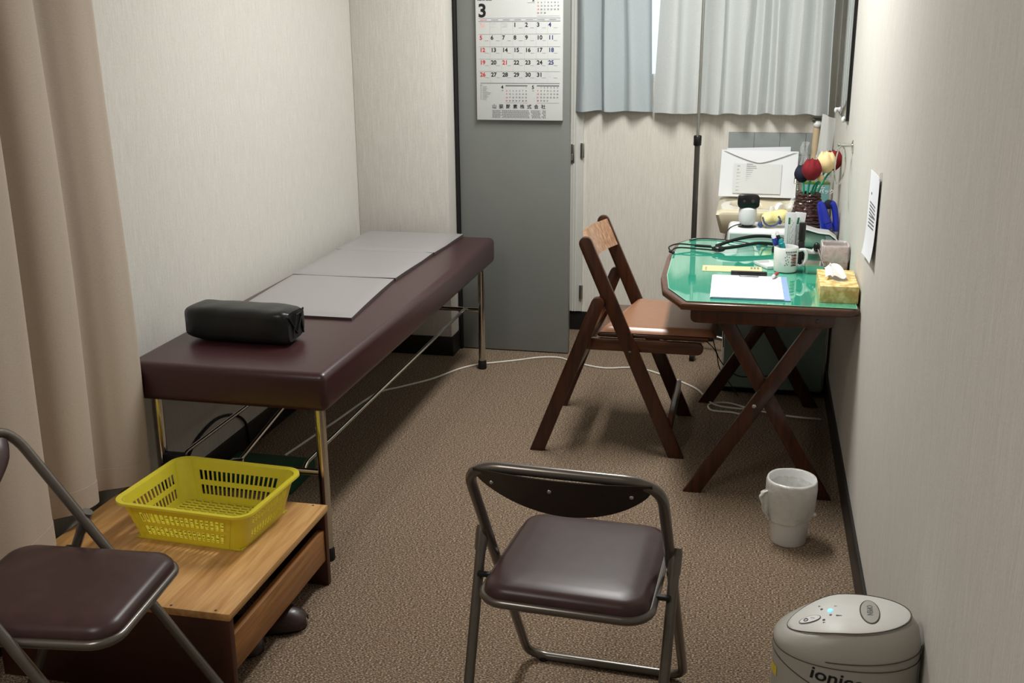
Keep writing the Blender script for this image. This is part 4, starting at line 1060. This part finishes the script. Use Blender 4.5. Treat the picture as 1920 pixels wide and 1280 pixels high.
# ================================================================== air purifier
ap = thing('air_purifier', 'pale grey oval air purifier with blue light in the near right corner', 'air purifier', (.205, 1.805, .0))
PZ = .034
def el(a_, b_, z, e=.92, tilt=0.0, cx_=0.0, cy_=0.0, n=64, lowl=0.0):
    out = []
    for k in range(n):
        t = 2*PI*k/n; c_, s_ = math.cos(t), math.sin(t)
        x = a_*abs(c_)**e*(1 if c_ >= 0 else -1); y = b_*abs(s_)**e*(1 if s_ >= 0 else -1)
        zz = z+tilt*x-lowl*max(0, -(x/a_)-.1)**1.6
        out.append((x+cx_, y+cy_, zz))
    return out
A_, B_ = .127, .088
MB().rings([el(A_-.012, B_-.010, 0), el(A_-.002, B_-.002, .006), el(A_, B_, .10), el(A_, B_, .365), el(A_, B_, .385)]).warp(lambda c: (c.x, c.y, c.z*(1+PZ/.385))).build('body', 'purifier', ap, world=False, ang=50)
MB().rings([el(A_-.0005, B_-.0005, .3855), el(A_, B_, .39, lowl=.0), el(A_-.001, B_-.001, .405, tilt=.05, lowl=.003), el(A_-.006, B_-.006, .423, tilt=.09, lowl=.012), el(A_-.016, B_-.014, .437, tilt=.1, lowl=.022), el(A_-.024, B_-.022, .443, tilt=.1, lowl=.026)]).warp(lambda c: (c.x, c.y, c.z+PZ)).build('shoulder', 'purifier', ap, world=False, ang=50)
def topz(x): return .4435+.1*x-.028*max(0, -(x/.1)-.1)**1.6
def lens(x0, x1, hb, n=48, lift=0.0):
    pts = []
    for k in range(n):
        t = 2*PI*k/n; c_, s_ = math.cos(t), math.sin(t); x = (x0+x1)/2+(x1-x0)/2*c_; pts.append((x, hb*s_*(1 if c_ > 0 else (1-.25*c_*c_)) , topz(x)+lift))
    return pts
MB().rings([lens(-.104, .104, .068), lens(-.104, .104, .068, lift=.004), lens(-.098, .098, .062, lift=.0062), lens(-.05, .05, .03, lift=.0068)]).warp(lambda c: (c.x, c.y, c.z+PZ)).build('top_panel', 'purifier_top', ap, world=False, ang=50)
def ov_(cx0, cy0, rx, ry, lift, n=32): return [(cx0+rx*math.cos(2*PI*k/n), cy0+ry*math.sin(2*PI*k/n), topz(cx0+rx*math.cos(2*PI*k/n))+lift) for k in range(n)]
mb = MB(); mb.tube(ov_(.036, 0, .0165, .040, .0070), .0008, 6, loop=True); mb.tube(lens(-.104, .106, .070, lift=.0035), .0009, 6, loop=True)
mb.tube(el(A_+.0002, B_+.0002, .3853), .0008, 6, loop=True)
mb.tube([p for p in el(A_+.0004, B_+.0004, .398, tilt=.05) if p[1] < 0 and p[0] > -.05], .0008, 6)
mb.warp(lambda c: (c.x, c.y, c.z+PZ)); mb.build('seam_line', 'seam', ap, world=False)
MB().rings([ov_(.036, 0, .0155, .039, .0068), ov_(.036, 0, .0150, .038, .0082), ov_(.036, 0, .008, .02, .0086)]).warp(lambda c: (c.x, c.y, c.z+PZ)).build('open_button', 'purifier', ap, world=False)
MB().rings([ov_(-.066, -.010, .018, .010, .0064), ov_(-.066, -.010, .0170, .0095, .0078)]).warp(lambda c: (c.x, c.y, c.z+PZ)).build('power_button', 'white', ap, world=False)
mb = MB(); mb.tube(ov_(-.073, -.010, .0035, .004, .0083, 16), .0006, 6, loop=True); mb.tube(ov_(-.066, -.010, .0182, .0102, .0072), .0005, 6, loop=True)
mb.box(-.066, -.053, -.0103, -.0097, topz(-.06)+.0080, topz(-.06)+.0084)
mb.warp(lambda c: (c.x, c.y, c.z+PZ)); mb.build('button_mark', 'seam', ap, world=False)
for (x, y) in ((-.045, .016), (-.031, -.008), (-.043, -.021)): MB().rings([ov_(x, y, .0025, .0025, .0062, 12), ov_(x, y, .0022, .0022, .0074, 12)]).warp(lambda c: (c.x, c.y, c.z+PZ)).build('indicator', 'black', ap, world=False)
MB().rings([ov_(-.031, .008, .0042, .0042, .006, 14), ov_(-.031, .008, .0038, .0038, .0078, 14)]).warp(lambda c: (c.x, c.y, c.z+PZ)).build('blue_light', 'led', ap, world=False)
mb = MB()
slope = math.atan(.1)
def ptxt(s, x, y, size, rz, off=0.0003):
    text_into(mb, s, Matrix.Translation((x, y, topz(x)+.0090)) @ Matrix.Rotation(-slope, 4, 'Y') @ Matrix.Rotation(rz, 4, 'Z'), size, 0, off)
ptxt('OPEN', .0325, .021, .0135, -PI/2-.05)
for (x, y) in ((-.05, .028), (-.023, .020), (-.022, -.012), (-.045, -.030)):
    z = topz(x)+.0072; mb.box(x, x+.010, y, y+.0012, z-.001, z+.0004)
mb.warp(lambda c: (c.x, c.y, c.z+PZ)); mb.build('printed_text', 'inkmid', ap, world=False)
# word on the front, following the curved body
mb = MB(); text_into(mb, 'ionico', Matrix.Rotation(-.13, 4, 'Z'), .034, 0, .0005)
def wrap(c):
    s = c.x; x = -.066+s*1.12; x = max(-A_*.99, min(A_*.99, x))
    yy = -B_*(max(0.0, 1-(abs(x)/A_)**(2/.92)))**(.92/2)
    return (x, yy-.0008, .360+PZ+c.y)
mb.warp(wrap); mb.build('brand_text', 'ink', ap, world=False)
mb = MB(); mb.tube([(p[0]*1.001, p[1]*1.001, .372-.05*(1+p[0]/A_)) for p in el(A_+.0004, B_+.0004, 0) if p[1] < -.002 or p[0] < -.115], .0010, 6); mb.warp(lambda c: (c.x, c.y, c.z+PZ)); mb.build('grille_line', 'seam', ap, world=False)
def lab(u, v):
    x = -.1262+.008*u; yy = -B_*(max(0.0, 1-(abs(x)/A_)**(2/.92)))**(.92/2); return (x-.0008, yy-.0006, .325+PZ+.02*v)
MB().grid(lab, 4, 2).build('side_label', 'yellowlabel', ap, world=False)

# ================================================================== cords and the mat under the couch
o = thing('floor_cord', 'white power cord snaking across the carpet under the couch to the desk', 'cord', (-1.2, 4.3, .004))
pts = [(-1.60, 3.36, .004), (-1.55, 3.72, .004), (-1.505, 4.06, .004), (-1.43, 4.17, .004), (-1.33, 4.30, .004), (-1.25, 4.46, .004), (-1.18, 4.545, .004), (-1.12, 4.58, .004), (-1.02, 4.64, .004), (-.93, 4.70, .004), (-.84, 4.715, .004), (-.76, 4.66, .004), (-.62, 4.60, .004), (-.48, 4.63, .004), (-.36, 4.56, .004), (-.2, 4.40, .004), (-.12, 4.22, .004), (-.02, 4.18, .004), (.05, 4.20, .004), (.16, 4.18, .004)]
MB().tube(smooth_path(pts, 8), .0042, 8).build('cable', 'cord', o)
o = thing('floor_cord', 'white looped cord on the carpet beneath the green desk', 'cord', (-.08, 4.2, .004))
MB().tube(smooth_path([(.30, 4.12, .004), (.18, 4.11, .012), (.05, 4.155, .012), (-.06, 4.24, .004), (-.13, 4.21, .004), (-.12, 4.14, .004), (-.04, 4.13, .004), (.02, 4.10, .004)], 8), .004, 8).build('cable', 'cord', o)
o = thing('hanging_cable', 'thin black cable drooping under the far end of the desk', 'cable', (-.1, 4.2, .3))
MB().tube(smooth_path([(-.20, 4.37, .38), (-.205, 4.36, .30), (-.17, 4.35, .24), (-.12, 4.34, .19), (-.10, 4.33, .12), (-.05, 4.30, .06), (-.02, 4.26, .03)], 6), .0022, 6).tube(smooth_path([(-.20, 4.37, .38), (-.18, 4.36, .31), (-.14, 4.35, .25), (-.10, 4.345, .15), (-.03, 4.345, .09), (.05, 4.345, .09), (.12, 4.35, .10), (.20, 4.36, .14)], 6), .0022, 6).build('lead', 'rubber', o)
o = thing('wall_cable', 'black cable arching against the left wall under the couch', 'cable', (-1.755, 3.1, .1))
MB().tube(smooth_path([(-1.752, 2.93, .03), (-1.757, 2.96, .12), (-1.758, 3.01, .165), (-1.759, 3.10, .19), (-1.759, 3.20, .195), (-1.758, 3.31, .165), (-1.755, 3.38, .11), (-1.752, 3.40, .02)], 6), .005, 8).build('lead', 'rubber', o)
o = thing('green_tray', 'dark green plastic tray on the carpet under the near end of the couch', 'tray', (-1.58, 3.18, 0))
mb = MB(); mb.box(-1.73, -1.44, 3.05, 3.26, 0, .05, .006)
mb.build('tray_body', 'darkgreen', o)
